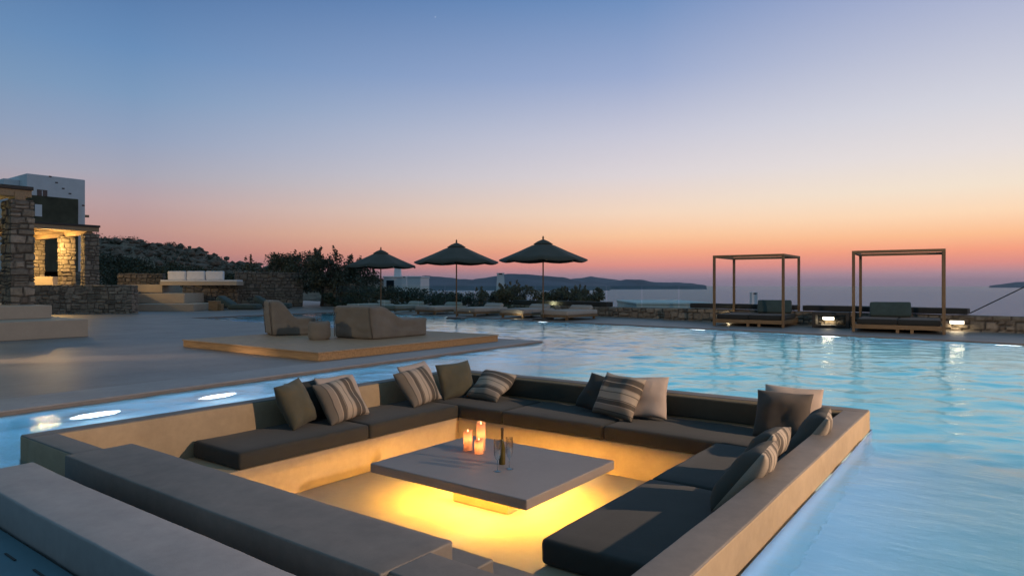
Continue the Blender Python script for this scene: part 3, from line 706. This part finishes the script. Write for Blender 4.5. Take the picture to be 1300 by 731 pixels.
for i, (px, py, lab) in enumerate(((440, 394.5, 'leftmost cream sun lounger, partly hidden by the beanbag lounger'), (480, 396.5, 'cream sun lounger below the left parasol, second from the left'), (527, 398.5, 'cream sun lounger left of the middle parasol pole'), (576, 400.8, 'cream sun lounger right of the middle parasol pole'), (634, 403, 'cream sun lounger left of the right parasol pole, with a lamp glow beneath'), (686, 405.5, 'rightmost cream sun lounger, below the right parasol'))):
    o = l0 if i == 0 else copy_tree(l0); p = at(px, py, 0); o.location = p; o.rotation_euler.z = R(-5 + (i % 3))
    tag(o, lab, 'sun lounger', 'cream sun loungers along the far pool edge')

# ------------------------------------------------------------------ low walls, benches and glass on the far side
class Rubble:                                # random rubble: uneven courses of uneven stones
    def __init__(s, length, height, seed, big=1.0):
        r = random.Random(seed); s.seed = seed; z = -.4; s.rows = []
        while z < height + .4:
            h = r.uniform(.13, .27) * big; x = -.6; row = []
            while x < length + .6:
                w = r.uniform(.16, .46) * big; row.append((x, x + w, r.random(), r.random(), r.random() < .22)); x += w
            s.rows.append((z, z + h, row)); z += h
    def __call__(s, u, v):
        q = Vector((u * 3.1, v * 3.1, s.seed * 1.7)); u += noise.noise(q) * .07; v += noise.noise(q + Vector((9, 4, 0))) * .06
        for z0, z1, row in s.rows:
            if z0 <= v < z1:
                lo, hi = 0, len(row) - 1
                while lo < hi:
                    m = (lo + hi) // 2
                    if row[m][1] > u: hi = m
                    else: lo = m + 1
                x0, x1, a, c, split = row[lo]
                if split:
                    zm = z0 + (z1 - z0) * (.4 + .2 * c)
                    if v < zm: z1 = zm; a = (a * 7.3) % 1
                    else: z0 = zm; c = (c * 5.1) % 1
                e = min(u - x0, x1 - u, v - z0, z1 - v); t = max(0, min(1, e / .035)); t = t * t * (3 - 2 * t)
                return t, a, t * (.025 + .035 * c) + .012 * noise.noise(Vector((u * 9, v * 9, a * 40)))
        return 0, 0, 0
def stone_wall(name, a, c, th, z0, z1, label, m='stone', cat='wall', cap=None, group=None, res=.045, big=1.0):
    a, c = Vector((a[0], a[1])), Vector((c[0], c[1])); ln = (c - a).length; ang = math.atan2(c.y - a.y, c.x - a.x)
    seed = int(abs(a.x * 13.7 + a.y * 7.3 + z1 * 31)) % 997; rub = Rubble(2 * (ln + th), z1 - z0, seed, big)
    def axis(h): n = max(2, int(h / res)); return [h * i / n for i in range(n)]
    ring = [(x, 0, x, (0, -1)) for x in axis(ln)] + [(ln, y, ln + y, (1, 0)) for y in axis(th)] + [(ln - x, th, ln + th + x, (0, 1)) for x in axis(ln)] + [(0, th - y, 2 * ln + th + y, (-1, 0)) for y in axis(th)]
    nk = max(2, int((z1 - z0) / res)); bm = bmesh.new(); ls = bm.verts.layers.float.new('stone'); lj = bm.verts.layers.float.new('joint'); cols = []
    nr = len(ring)
    for i, (x, y, u, nm) in enumerate(ring):
        pn = ring[i - 1][3]; n = Vector((nm[0] + pn[0], nm[1] + pn[1])).normalized(); col = []
        for k in range(nk + 1):
            v = (z1 - z0) * k / nk; t, tint, h = rub(u, v)
            wob = noise.noise(Vector((u * 1.9, seed, 4))) * .025 if k == nk else 0
            if k == nk: h *= .3
            vt = bm.verts.new((x + n.x * h, y + n.y * h, z0 + v + wob)); vt[ls] = tint; vt[lj] = t; col.append(vt)
        cols.append(col)
    for i in range(nr):
        p, q = cols[i], cols[(i + 1) % nr]
        for k in range(nk): bm.faces.new((p[k], q[k], q[k + 1], p[k + 1]))
    bm.faces.new([cc[-1] for cc in cols])
    b = MB(); b.bm.free(); b.bm = bm
    o = b.build(name, M[m], None, False, (a.x, a.y, 0)); o.rotation_euler.z = ang
    return tag(o, label, cat, group)
wl = lambda x: 22.75 - .085 * (x + .4)
stone_wall('stone_wall', (-10.3, wl(-10.3)), (3.5, wl(3.5)), .4, 0, .44, 'low rubble stone wall running behind the two daybeds')
stone_wall('stone_wall', (-16.2, wl(-16.2) + .55), (-10.35, wl(-10.35) + .55), .4, 0, .40, 'low rubble stone wall between the loungers and the left daybed')
def bench_pad(px0, px1, D0, D1, y, th, label, dep=.6):
    a, c = far(px0, D0), far(px1, D1); ln = (c - a).length; z1 = hgt(y, (D0 + D1) / 2)
    o = MB().rbox(ln / 2, dep / 2, th / 2, .03, .01, .006, px0).build('bench_pad', M['black_fab'], None, True, ((a.x + c.x) / 2, (a.y + c.y) / 2, z1 - th / 2))
    o.rotation_euler.z = math.atan2(c.y - a.y, c.x - a.x); return tag(o, label, 'bench pad', 'black pads along the low stone wall')
def on_wall(px, k=.2):
    l = (px - CXP) / FPX; dx, dy = -SN + l * CN, CN + l * SN        # where the bearing meets the wall line
    t = (22.75 - .034 + k) / (dy + .085 * dx); return t
def pad(px0, px1, th, label, k=.2, z=None):
    D0, D1 = on_wall(px0, k), on_wall(px1, k); a, c = far(px0, D0), far(px1, D1); ln = (c - a).length; zz = (z if z is not None else .47)
    o = MB().rbox(ln / 2, .27, th / 2, .03, .01, .006, px0).build('bench_pad', M['black_fab'], None, True, ((a.x + c.x) / 2, (a.y + c.y) / 2, zz + th / 2))
    o.rotation_euler.z = math.atan2(c.y - a.y, c.x - a.x); return tag(o, label, 'bench pad', 'black pads along the low stone wall')
pad(880, 1012, .17, 'black bench pad on the wall behind the left daybed')
pad(1022, 1230, .17, 'black bench pad on the wall behind the right daybed')
pad(656, 774, .20, 'black bench pad behind the rightmost sun lounger', 1.0, .40)
# plinth under the left pad
a, c = far(650, on_wall(650, .75)), far(778, on_wall(778, .75))
stone_wall('stone_bench', (a.x, a.y), (c.x, c.y), .5, 0, .39, 'low stone bench under the black pad behind the loungers', 'stone', 'bench')

def wall_lamp(px, py, label):
    D = on_wall(px, -.03); p = far(px, D, hgt(py, D)); e = empty('wall_lamp', p, -.085, label, 'wall lamp', 'lit lamps on the low stone wall')
    MB().box(-.19, .19, -.03, .0, -.055, .055, .004).build('housing', M['steel'], e); MB().box(-.17, .17, -.038, -.031, -.042, .042).build('diffuser', M['wall_lamp'], e)
    light('wall_lamp_glow', 'AREA', p + Vector((0, -.12, -.02)), (1, .78, .48), 4, .3, p + Vector((0, -.2, -1.0)))
wall_lamp(1052, 404, 'lit wall lamp seen through the black side table'); wall_lamp(1215, 409, 'lit wall lamp right of the right daybed')
# low lights below loungers and on the wall
light('bench_glow', 'POINT', far(925, on_wall(925, -.25), .12), (1, .78, .45), 3, 0)
light('bench_glow', 'POINT', far(700, on_wall(700, .6), .5), (1, .78, .45), 16, 0)
light('bench_glow', 'POINT', far(553, 27.6, .10), (1, .82, .5), 2, 0); light('bench_glow', 'POINT', far(655, 25.9, .10), (1, .82, .5), 2, 0)
# black side table (open frame)
p = at(1031, 415.5, 0); st = empty('side_table', (p.x, p.y, 0), R(6), 'black open frame side table between the two daybeds', 'side table')
MB().box(0, 1.02, 0, .7, .40, .48, .005).build('top', M['dark_wood'], st)
for x in (0, .93): MB().box(x, x + .09, .0, .7, .0, .399, .005).build('side_panel', M['dark_wood'], st)
MB().box(.091, .929, .0, .7, .03, .075, .005).build('shelf', M['dark_wood'], st)

# glass balustrade
def glass_panel(px0, px1, D, z0, z1, label):
    a, c = far(px0, D), far(px1, D + (px1 - px0) * -.006); ln = (c - a).length; e = empty('glass_panel', (a.x, a.y, z0), math.atan2(c.y - a.y, c.x - a.x), label, 'glass panel', 'frameless glass balustrade panels')
    MB().box(0, ln, 0, .016, .03, z1 - z0, .002).build('pane', M['glass'], e)
    MB().box(0, ln, -.012, .028, 0, .06, .004).build('base_channel', M['steel'], e)
names = ['beside the olive tree', 'below the white chimneys, left half', 'below the white chimneys, right half', 'left of the middle parasol pole', 'right of the middle parasol pole', 'left of the spreading shrubs', 'in front of the left shrub', 'in front of the middle shrub', 'right of the right parasol pole', 'over the stone wall, left of the blue roof', 'over the blue grey roof', 'left of the left daybed']
xs = [426, 455, 488, 531, 565, 603, 640, 680, 720, 770, 815, 862, 908]
for i, nm in enumerate(names): glass_panel(xs[i] + .6, xs[i + 1] - .8, 31.5 - (xs[i] - 426) * .0085, .0, hgt(363 + (0 if i < 5 else 0), 30), 'clear glass balustrade panel ' + nm)

# ------------------------------------------------------------------ neighbours' roofs and chimneys down the slope
def roof_box(px0, px1, y0, D, dep, label, m='white', name='white_house', cat='house', zb=-6):
    a, c = far(px0, D), far(px1, D); ln = (c - a).length; e = empty(name, (a.x, a.y, zb), YAW, label, cat); h = hgt(y0, D) - zb
    MB().box(0, ln, 0, dep, 0, h - .12, .02).build('wall', M[m], e); MB().box(-.05, ln + .05, -.05, dep + .05, h - .119, h, .04).build('parapet', M[m], e)
    return e, h
e, h = roof_box(487, 534, 350.5, 48, 5, 'small white flat roofed house behind the left parasol pole')
MB().box(.2, .75, -.012, 0, h - 1.1, h - .3).build('window', M['window'], e)
e, h = roof_box(808, 902, 384, 33, 6, 'low blue grey flat roof beyond the stone wall', 'white', 'flat_roof', 'roof', -3)
def chimney(px, y0, y1, w, D, label):
    p = far(px, D, hgt(y1, D)); h = (y1 - y0) * D / FPX; s = w * D / FPX / 2; e = empty('chimney', p, YAW, label, 'chimney')
    b = MB(); v0 = [b.bm.verts.new((x * s, y * s, -.6)) for x, y in ((-1, -1), (1, -1), (1, 1), (-1, 1))]; v1 = [b.bm.verts.new((x * s * .78, y * s * .78, h * .82)) for x, y in ((-1, -1), (1, -1), (1, 1), (-1, 1))]
    b.bm.faces.new(v1); b.bm.faces.new(v0[::-1])
    for i in range(4): b.bm.faces.new((v0[i], v0[(i + 1) % 4], v1[(i + 1) % 4], v1[i]))
    b.build('stack', M['white'], e)
    MB().box(-s * .86, s * .86, -s * .86, s * .86, h * .83, h, .01).build('cap', M['white'], e)
    MB().box(-s * .4, s * .4, -s * .90, -s * .862, h * .86, h * .96).build('flue_opening', M['window'], e)
chimney(505, 338.5, 351, 9.5, 49, 'tall white chimney above the small white house'); chimney(513.5, 351, 361, 7, 46, 'short white chimney in front of the small white house')
chimney(635.5, 346.5, 361, 11, 60, 'grey white chimney left of the right parasol pole'); chimney(957, 371, 387, 9.5, 27.5, 'tapered grey chimney seen through the left daybed')
# guy cable at the right edge
a = far(1232, on_wall(1232, .5), .5); c = far(1330, 19.5, hgt(350, 19.5))
cb = MB(); cb.tube([a, c], .017, 8); tag(cb.build('guy_cable', M['metal']), 'dark guy cable slanting up past the right edge of the photo', 'cable')

# ------------------------------------------------------------------ left side: steps, pergolas, house, walls
def left_box(name, px0, px1, ybase, ytop, dep, m, label, cat, z0=0, D=None, bev=.012):
    D = D or FPX * (HC - z0) / (ybase - HYP); a, c = far(px0, D, z0), far(px1, D, z0); ln = (c - a).length
    o = MB().box(0, ln, 0, dep, 0, hgt(ytop, D) - z0, bev, 2).build(name, M[m], None, False, a); o.rotation_euler.z = YAW
    return tag(o, label, cat)
def bx_on(px, X):                           # where a bearing meets the plane x = X: (y, distance)
    l = (px - CXP) / FPX; t = X / (-SN + l * CN); return (CN + l * SN) * t, t
p = at(112, 427, 0); tz1 = hgt(405, FPX * HC / 65)
tag(MB().box(-4, 0, -7, 0, 0, tz1, .014, 2).build('terrace_step', M['step'], None, False, p), 'lowest broad tan step at the far left edge', 'step')
q = far(66, 17.4); tz2 = hgt(387.5, 17.4)
tag(MB().box(-4, 0, -6.5, 0, 0, tz2 - tz1 - .002, .014, 2).build('terrace_step', M['step'], None, False, (q.x, q.y, tz1 + .002)), 'upper tan step under the big stone pillar', 'step')
def pillar(px, D, z0, z1, wx, wy, label, m='stone'):
    c = far(px, D); return stone_wall('stone_pillar', (c.x - wx, c.y - wy), (c.x, c.y - wy), wy, z0, z1, label, m, 'pillar', None, 'rubble stone pergola pillars', .03, 1.0)
DP = 18.0; zt1 = hgt(255, DP)
pillar(42, DP, tz2, zt1, .72, .48, 'big rubble stone pillar nearest on the left edge')
c = far(44, DP); pr = empty('pergola_roof', (c.x, c.y, zt1), 0, 'near flat pergola roof with a timber edge on the big pillar', 'pergola roof')
MB().box(-6, .0, -5, -.02, .27, .37, .01).build('roof_slab', M['dark_wood'], pr); MB().box(-.24, -.04, -4.9, -.05, .08, .268, .01).build('fascia_beam', M['beam'], pr)
MB().box(-.55, -.02, -.44, -.2, .0, .22, .01).build('beam_end', M['beam'], pr)
for k in range(9): MB().box(-5.8, -.25, -4.8 + k * .55, -4.7 + k * .55, .12, .268).build('joist', M['beam'], pr)
# second pergola on the raised terrace
D2 = 31.0; tz = 1.26; zt2 = hgt(297, D2)
w2 = far(167, 30.4); w1 = far(-30, 30.4)
stone_wall('stone_wall', (w1.x, w1.y), (w2.x, w2.y), .5, 0, 1.30, 'rubble stone retaining wall below the lit pergola', 'stone')
struct(MB().prism([(far(-200, 31).x, far(-200, 31).y), (far(165, 31).x, far(165, 31).y), (far(150, 44).x, far(150, 44).y), (far(-200, 44).x, far(-200, 44).y)], 0, tz).build('upper_terrace', M['deck']))
for px, D, lab in ((125, 31.0, 'rubble stone pillar at the right corner of the lit pergola'), (95, 32.5, 'rubble stone pillar lit from its left, second from the right corner'), (56, 35, 'rubble stone pillar at the back of the lit pergola, beside the big one')):
    pillar(px, D + .3, tz, zt2, .42, .56, lab)
c = far(126, D2 + .3); pr2 = empty('pergola_roof', (c.x, c.y, zt2), 0, 'lit timber pergola roof over the raised terrace', 'pergola roof')
MB().box(-9, .04, -5.5, .04, .32, .42, .01).build('roof_slab', M['dark_wood'], pr2); MB().box(-.18, -.0, -5.4, -.0, .12, .318, .01).build('fascia_beam', M['beam'], pr2)
for k in range(14): MB().box(-8.8, -.19, -5.2 + k * .38, -5.12 + k * .38, .20, .318).build('joist', M['beam'], pr2)
MB().box(-8.9, -.1, -.5, -.25, .0, .198, .01).build('cross_beam', M['beam'], pr2); MB().box(-8.9, -.1, -3.2, -2.95, .0, .198, .01).build('cross_beam', M['beam'], pr2)
light('pergola_glow', 'POINT', c + Vector((-2.0, -1.3, zt2 - .7)), (1, .60, .20), 330, .12); light('pergola_glow', 'POINT', c + Vector((-5.2, -1.6, zt2 - .7)), (1, .60, .20), 380, .12)
c0 = far(44, DP); light('pergola_glow', 'POINT', c0 + Vector((-2.6, -1.0, zt1 - .3)), (1, .72, .25), 55, .12)
left_box('bench_sofa', 42, 67, 362, 351, .9, 'step', 'low pale sofa base under the lit pergola beside the big pillar', 'sofa', tz + .002, 34.2)
# steps to the terrace and the white bench
left_box('garden_step', 168, 246, 395, 386, 3, 'step', 'lowest pale step of the garden stair beside the retaining wall', 'step', 0, 33.2)
left_box('garden_step', 168, 234, 385, 372.5, 2.2, 'step', 'second pale step of the garden stair below the white bench', 'step', .36, 34.8)
left_box('garden_step', 160, 206, 371, 361, 2, 'step', 'top pale step of the garden stair', 'step', .9, 37.2)
g = lambda px, D: (far(px, D).x, far(px, D).y)
stone_wall('stone_wall', g(150, 39.4), g(206, 39.8), .5, 0, hgt(347, 39.6), 'rubble stone wall at the top of the garden stair', 'stone_far')
stone_wall('stone_wall', g(233, 36.9), g(302, 37.9), .5, 0, hgt(362.6, 37.4), 'rubble stone wall carrying the white cushioned bench', 'stone_far')
stone_wall('stone_wall', g(300, 38.1), g(384, 40.2), .5, 0, hgt(345.5, 39), 'tall rubble stone wall behind the dark sunbeds', 'stone_far')
stone_wall('stone_wall', g(412, 40.6), g(450, 41), .6, 0, hgt(360, 41), 'short rubble stone wall right of the olive trunk', 'stone_far')
wb = empty('garden_bench', far(203, 37.0, hgt(362.4, 37.2) + .19), YAW, 'long white cushioned bench on the stone wall', 'bench'); ln = (far(300, 37.2) - far(203, 37.2)).length
MB().box(0, ln, 0, .95, -.18, .02, .01).build('slab', M['step'], wb); MB().rbox(ln / 2, .42, .05, .03, 0, .003, 2, (ln / 2, .45, .072)).build('seat_pad', M['white_fab'], wb, True)
for k in range(3): MB().rbox(.51, .09, .25, .06, 0, .012, k, (.6 + k * 1.08, .72, .38)).build('back_cushion', M['white_fab'], wb, True)
def sunbed(px0, px1, py, label, rz):
    a, c = at(px0, py, 0), at(px1, py, 0); ln = (c - a).length; e = empty('padded_sunbed', a, YAW + rz, label, 'sunbed', 'dark padded sunbeds by the stone wall')
    MB().rbox(ln * .34, .45, .14, .09, .02, .012, 3, (ln * .64, .5, .15)).build('seat', M['teal'], e, True)
    b = MB(); b.rbox(ln * .2, .44, .15, .09, .02, .012, 5); mt = Matrix.Rotation(R(32), 4, 'Y')
    for v in b.bm.verts: v.co = mt @ v.co + Vector((ln * .2, .5, .40))
    b.build('backrest', M['teal'], e, True)
sunbed(272, 326, 393.3, 'dark padded sunbed beside the pale wooden cube', 0); sunbed(320, 366, 391.8, 'dark padded sunbed farther right, behind the tall beanbag chair', .1)
left_box('cube_table', 264.5, 276, 394, 382, .42, 'teak_x', 'pale wooden cube table left of the dark sunbed', 'side table', 0, 33.8)
left_box('cube_table', 276.5, 281, 393.5, 385.5, .3, 'teak_x', 'smaller lower wooden cube beside the larger cube table', 'side table', 0, 33.9)
# white house above the pergolas
B0 = far(108, 75); hb = hgt(345, 75); wh = empty('villa', (B0.x, B0.y, hb), 0, 'white cubic villa on the hillside above the pergolas', 'villa')
def hy(px): return bx_on(px, B0.x)[0] - B0.y
def hz(px, py): return hgt(py, bx_on(px, B0.x)[1]) - hb
ya = hy(34)
MB().box(-9, 0, ya, 0, 0, hz(108, 228.6), .03).build('wall', M['white'], wh)
MB().box(-12, -2.2, ya - 1.4, ya - .003, 0, hz(34, 226), .03).build('stair_block', M['white'], wh); MB().box(-16, -4.5, ya - 7, ya - 1.403, 0, hz(10, 225), .03).build('wing', M['white'], wh)
MB().box(.004, .5, ya - .6, hy(97), 0, hz(97, 253.5), .01).build('stone_front', M['soil'], wh)
MB().box(.003, .03, hy(47), hy(60), hz(53, 249.5), hz(53, 241), .01).build('window', M['window'], wh); MB().box(.031, .05, hy(53), hy(54), hz(53, 249), hz(53, 242), .002).build('mullion', M['white'], wh)
MB().box(.503, .53, hy(42), hy(51), hz(46, 275), hz(46, 260), .01).build('shutter', M['white'], wh)
for px, py in ((62, 223.2), (70, 231), (78.5, 238.5), (87, 245), (104, 260)): MB().box(.003, .04, hy(px), hy(px + 3.4), hz(px, py + 1.6), hz(px, py), .005).build('vent_slot', M['window'], wh)
MB().box(-.5, -.2, .003, .5, hz(108, 275.5), hz(108, 272.5), .01).build('spout', M['beam'], wh)

# ------------------------------------------------------------------ vegetation
def hedge_slope():
    rnd = random.Random(4); b = MB()
    for i in range(150):
        px = rnd.uniform(118, 306); f = (px - 118) / 188; ytop = 321 + 31 * f; D = rnd.uniform(44, 50)
        y = ytop + rnd.random() ** .6 * max(4, (360 - ytop)); b.leaves(far(px, D, hgt(y, D)), .8, 170, .08, (1, 1, .6), rnd)
    return tag(b.build('hedge', M['hedge']), 'long dark hedge sloping down in front of the rocky hill', 'hedge')
hedge_slope()
def tree(px, D, ytop, spread, label, seed, m='leaf', n=18, ground=0.0, leaf=.075, name='olive_tree', cat='tree', per=300):
    rnd = random.Random(seed); base = far(px, D, ground); H = hgt(ytop, D) - ground; e = empty(name, base, 0, label, cat)
    b = MB(); clumps = []; nl = 5
    trunk_h = H * .32
    b.tube([(0, 0, 0), (.05, .03, trunk_h * .5), (-.04, .05, trunk_h)], [H * .06, H * .048, H * .04], 8)
    for i in range(nl):
        a = rnd.random() * 6.28; x, y = math.cos(a) * spread * .55, math.sin(a) * spread * .55
        b.tube([(-.04, .05, trunk_h), (x * .4, y * .4, H * .52), (x, y, H * .78)], [H * .03, H * .018, H * .006], 6)
    b.build('trunk', M['bark'], e, True); b = MB()
    for i in range(n):
        a = rnd.random() * 6.28; rr = spread * rnd.random() ** .5; z = H * rnd.uniform(.36, .92) - (rr / spread) ** 2 * H * .06
        b.leaves((math.cos(a) * rr, math.sin(a) * rr, z), H * rnd.uniform(.10, .19), per, leaf, (1.1, 1.1, .9), rnd)
        if rnd.random() < .35:
            for q in range(3): b.leaves((math.cos(a) * rr + rnd.gauss(0, .15), math.sin(a) * rr + rnd.gauss(0, .15), z + H * (.12 + .04 * q)), H * .045, 26, leaf, (.6, .6, 1.4), rnd)
    b.build('crown', M[m], e); return e
tree(410, 41.5, 321, 2.0, 'dense olive tree with its trunk between two stone walls', 2, n=36)
tree(345, 46, 323, 1.5, 'olive tree behind the tall stone wall, leftmost of the row', 5, ground=-.3, n=16)
tree(376, 46, 319, 1.7, 'olive tree rising behind the tall stone wall, second from the left', 8, ground=-.3, n=18)
tree(446, 46, 329, 1.6, 'olive tree by the left edge of the left parasol', 11, ground=-.6, n=18)
for i, (px, D, yt, sp, lab) in enumerate(((640, 34, 364, 1.2, 'olive brown shrub beyond the glass, leftmost of the group'), (668, 34.5, 362.5, 1.4, 'tallest olive brown shrub left of the right parasol pole'), (705, 34, 365, 1.2, 'olive brown shrub just right of the right parasol pole'), (737, 34.5, 365, 1.1, 'olive brown shrub at the right end of the shrub group'))):
    tree(px, D, yt, sp, lab, 20 + i, 'shrub', 20, -.6, .06, 'shrub', 'shrub', 260)
for i, (px, D, yt, sp, lab) in enumerate(((470, 36, 371, 1.7, 'low dark shrub beneath the left parasol, behind the glass'), (545, 37, 377, 1.9, 'low dark shrub under the middle parasol, left side'), (598, 37, 376, 1.8, 'low dark shrub under the middle parasol, right side'), (428, 37, 372, 1.0, 'dark shrub at the foot of the short stone wall'))):
    tree(px, D, yt, sp, lab, 40 + i, 'hedge', 14, -.4, .07, 'shrub', 'shrub', 260)

rnd_ = random.Random(9); b = MB()
for k in range(90):
    px = rnd_.uniform(432, 625); D = rnd_.uniform(38, 42); yt = 366 + 9 * max(0, min(1, (px - 480) / 90)) + rnd_.random() * 14
    b.leaves(far(px, D, hgt(yt, D)), .55, 110, .07, (1.2, 1.2, .6), rnd_)
tag(b.build('low_hedge', M['hedge']), 'low dark hedge beyond the glass, under the left and middle parasols', 'hedge')

# ------------------------------------------------------------------ pool lamps and other lights
def pool_lamp(pos, nrm, label, e):
    n = Vector(nrm).normalized(); o = empty('pool_lamp', pos, math.atan2(n.y, n.x), label, 'pool lamp', 'round lamps set in the pool walls')
    for nm, r, d0, d1, m in (('bezel', .15, -.01, .02, 'steel'), ('lens', .13, .021, .03, 'pool_lamp')):
        b = MB(); b.tube([(d0, 0, 0), (d1, 0, 0)], r, 20)
        for v in b.bm.verts: v.co.y *= 1.9; v.co.z *= .8
        b.build(nm, M[m], o)
    light('pool_lamp_beam', 'POINT', Vector(pos) + n * .3, (.55, .82, 1), e * .35, 0)
def onX(px, py, X):
    l = (px - CXP) / FPX; v = (HYP - py) / FPX; t = X / (-SN + l * CN); return (X, (CN + l * SN) * t, HC + v * t)
def on_far(px):
    l = (px - CXP) / FPX; dx, dy = -SN + l * CN, CN + l * SN; t = (18.70 + .112 * .37 - .06) / (dy + .112 * dx); return dx * t, dy * t
for px, py, lab in ((120, 532, 'glowing pool lamp in the narrow channel, nearest the bottom left'), (275, 509, 'glowing pool lamp in the narrow channel beside the left rim')):
    x, y, z = onX(px, py, -8.14 - (.06 if px > 200 else .02)); pool_lamp((x + .02, y, -.6), (1, 0, 0), lab, 60)
for px, lab in ((1280, 'glowing pool lamp in the far pool wall at the right edge'), (1055, 'glowing pool lamp below the black side table'), (886, 'glowing pool lamp left of the left daybed'), (690, 'glowing pool lamp below the rightmost sun lounger'), (570, 'glowing pool lamp below the middle sun loungers')):
    x, y = on_far(px); pool_lamp((x, y, -.22), (-.11, -1, 0), lab, 240)
def fill_strip(x, y, ln, rz, tgt, e, col=(.62, .76, 1)):  # unseen strips without fixtures, added to brighten the pool floor and walls
    o = light('pool_fill_strip', 'AREA', (x, y, -.10), col, e, ln, None, shape='RECTANGLE', size_y=.06)
    d = Vector(tgt).normalized(); xa = Vector((math.cos(rz), math.sin(rz), 0)); z = -d; xa = (xa - z * xa.dot(z)).normalized(); ya = z.cross(xa)
    o.rotation_euler = Matrix((xa, ya, z)).transposed().to_euler(); return o
H = math.pi / 2
D_ = (0, 0, -1)
fill_strip(X1 + .20, 4.2, 5.4, H, (-.4, 0, -1), 62, (.66, .66, 1.0))                  # along the outer face of the right rim
fill_strip(-3.5, Y1 + .15, 5.0, 0, D_, 26, (.25, .68, 1))                   # behind the back rim
fill_strip(-8.00, 6.0, 13, H, D_, 95, (.27, .60, 1))                        # under the left coping
fill_strip(3.05, 9.5, 17, H, D_, 80, (.25, .68, 1))                         # east wall
fill_strip(-11.5, far_edge(-11.5) - .15, 28, -.11, D_, 90, (.3, .65, 1))    # far wall
fill_strip(-17, 13.6, 16, -.045, D_, 60, (.25, .42, 1))                     # behind the platform deck
def pool_fill(x0, x1, y0, y1, e, col):  # added unseen sheets of light under the surface, filling the pool evenly
    return light('pool_fill', 'AREA', ((x0 + x1) / 2, (y0 + y1) / 2, -.10), col, e, x1 - x0, None, shape='RECTANGLE', size_y=y1 - y0)
pool_fill(-5.9, 3.0, 7.2, 18.0, 300, (.0, .62, .80)); pool_fill(-25.5, -6.2, 14.2, 19.6, 130, (.2, .62, 1)); pool_fill(-.7, 3.0, 1.4, 6.5, 36, (.40, .72, .76)); pool_fill(-8.1, -6.2, -1, 14, 50, (.25, .60, 1))

light('terrace_floodlight', 'POINT', (4.6, 6.25, 2.95), (1, .68, .45), 2700, .06)
light('deck_spotlight', 'SPOT', (-15.2, -1.2, 2.4), (1, .66, .34), 900, 0, (-12.2, 7.4, .05), spot_size=R(46), spot_blend=.7)
light('deck_spotlight', 'SPOT', (-16.6, .2, 1.1), (1, .60, .30), 2600, 0, (-13.2, 4.7, 0), spot_size=R(13), spot_blend=1)

b = MB(); bmesh.ops.create_icosphere(b.bm, subdivisions=2, radius=14)
o = b.build('evening_star', m_emit('star_light', (1, 1, 1), 1.5), None, False, far(552.5, 40000, hgt(22, 40000))); o['kind'] = 'structure'

# evening air over the sea
hz = bpy.data.materials.new('evening_air'); hz.use_nodes = True; nt = hz.node_tree; nt.nodes.clear()
o_ = nd(nt, 'ShaderNodeOutputMaterial'); pv_ = nd(nt, 'ShaderNodeVolumePrincipled'); pv_.inputs['Color'].default_value = (.80, .82, .92, 1); pv_.inputs['Density'].default_value = 1.0e-5
L(nt, pv_.outputs[0], o_.inputs['Volume'])
o = MB().box(-46000, 46000, -46000, 46000, -63, 340).build('haze', hz); o['kind'] = 'stuff'
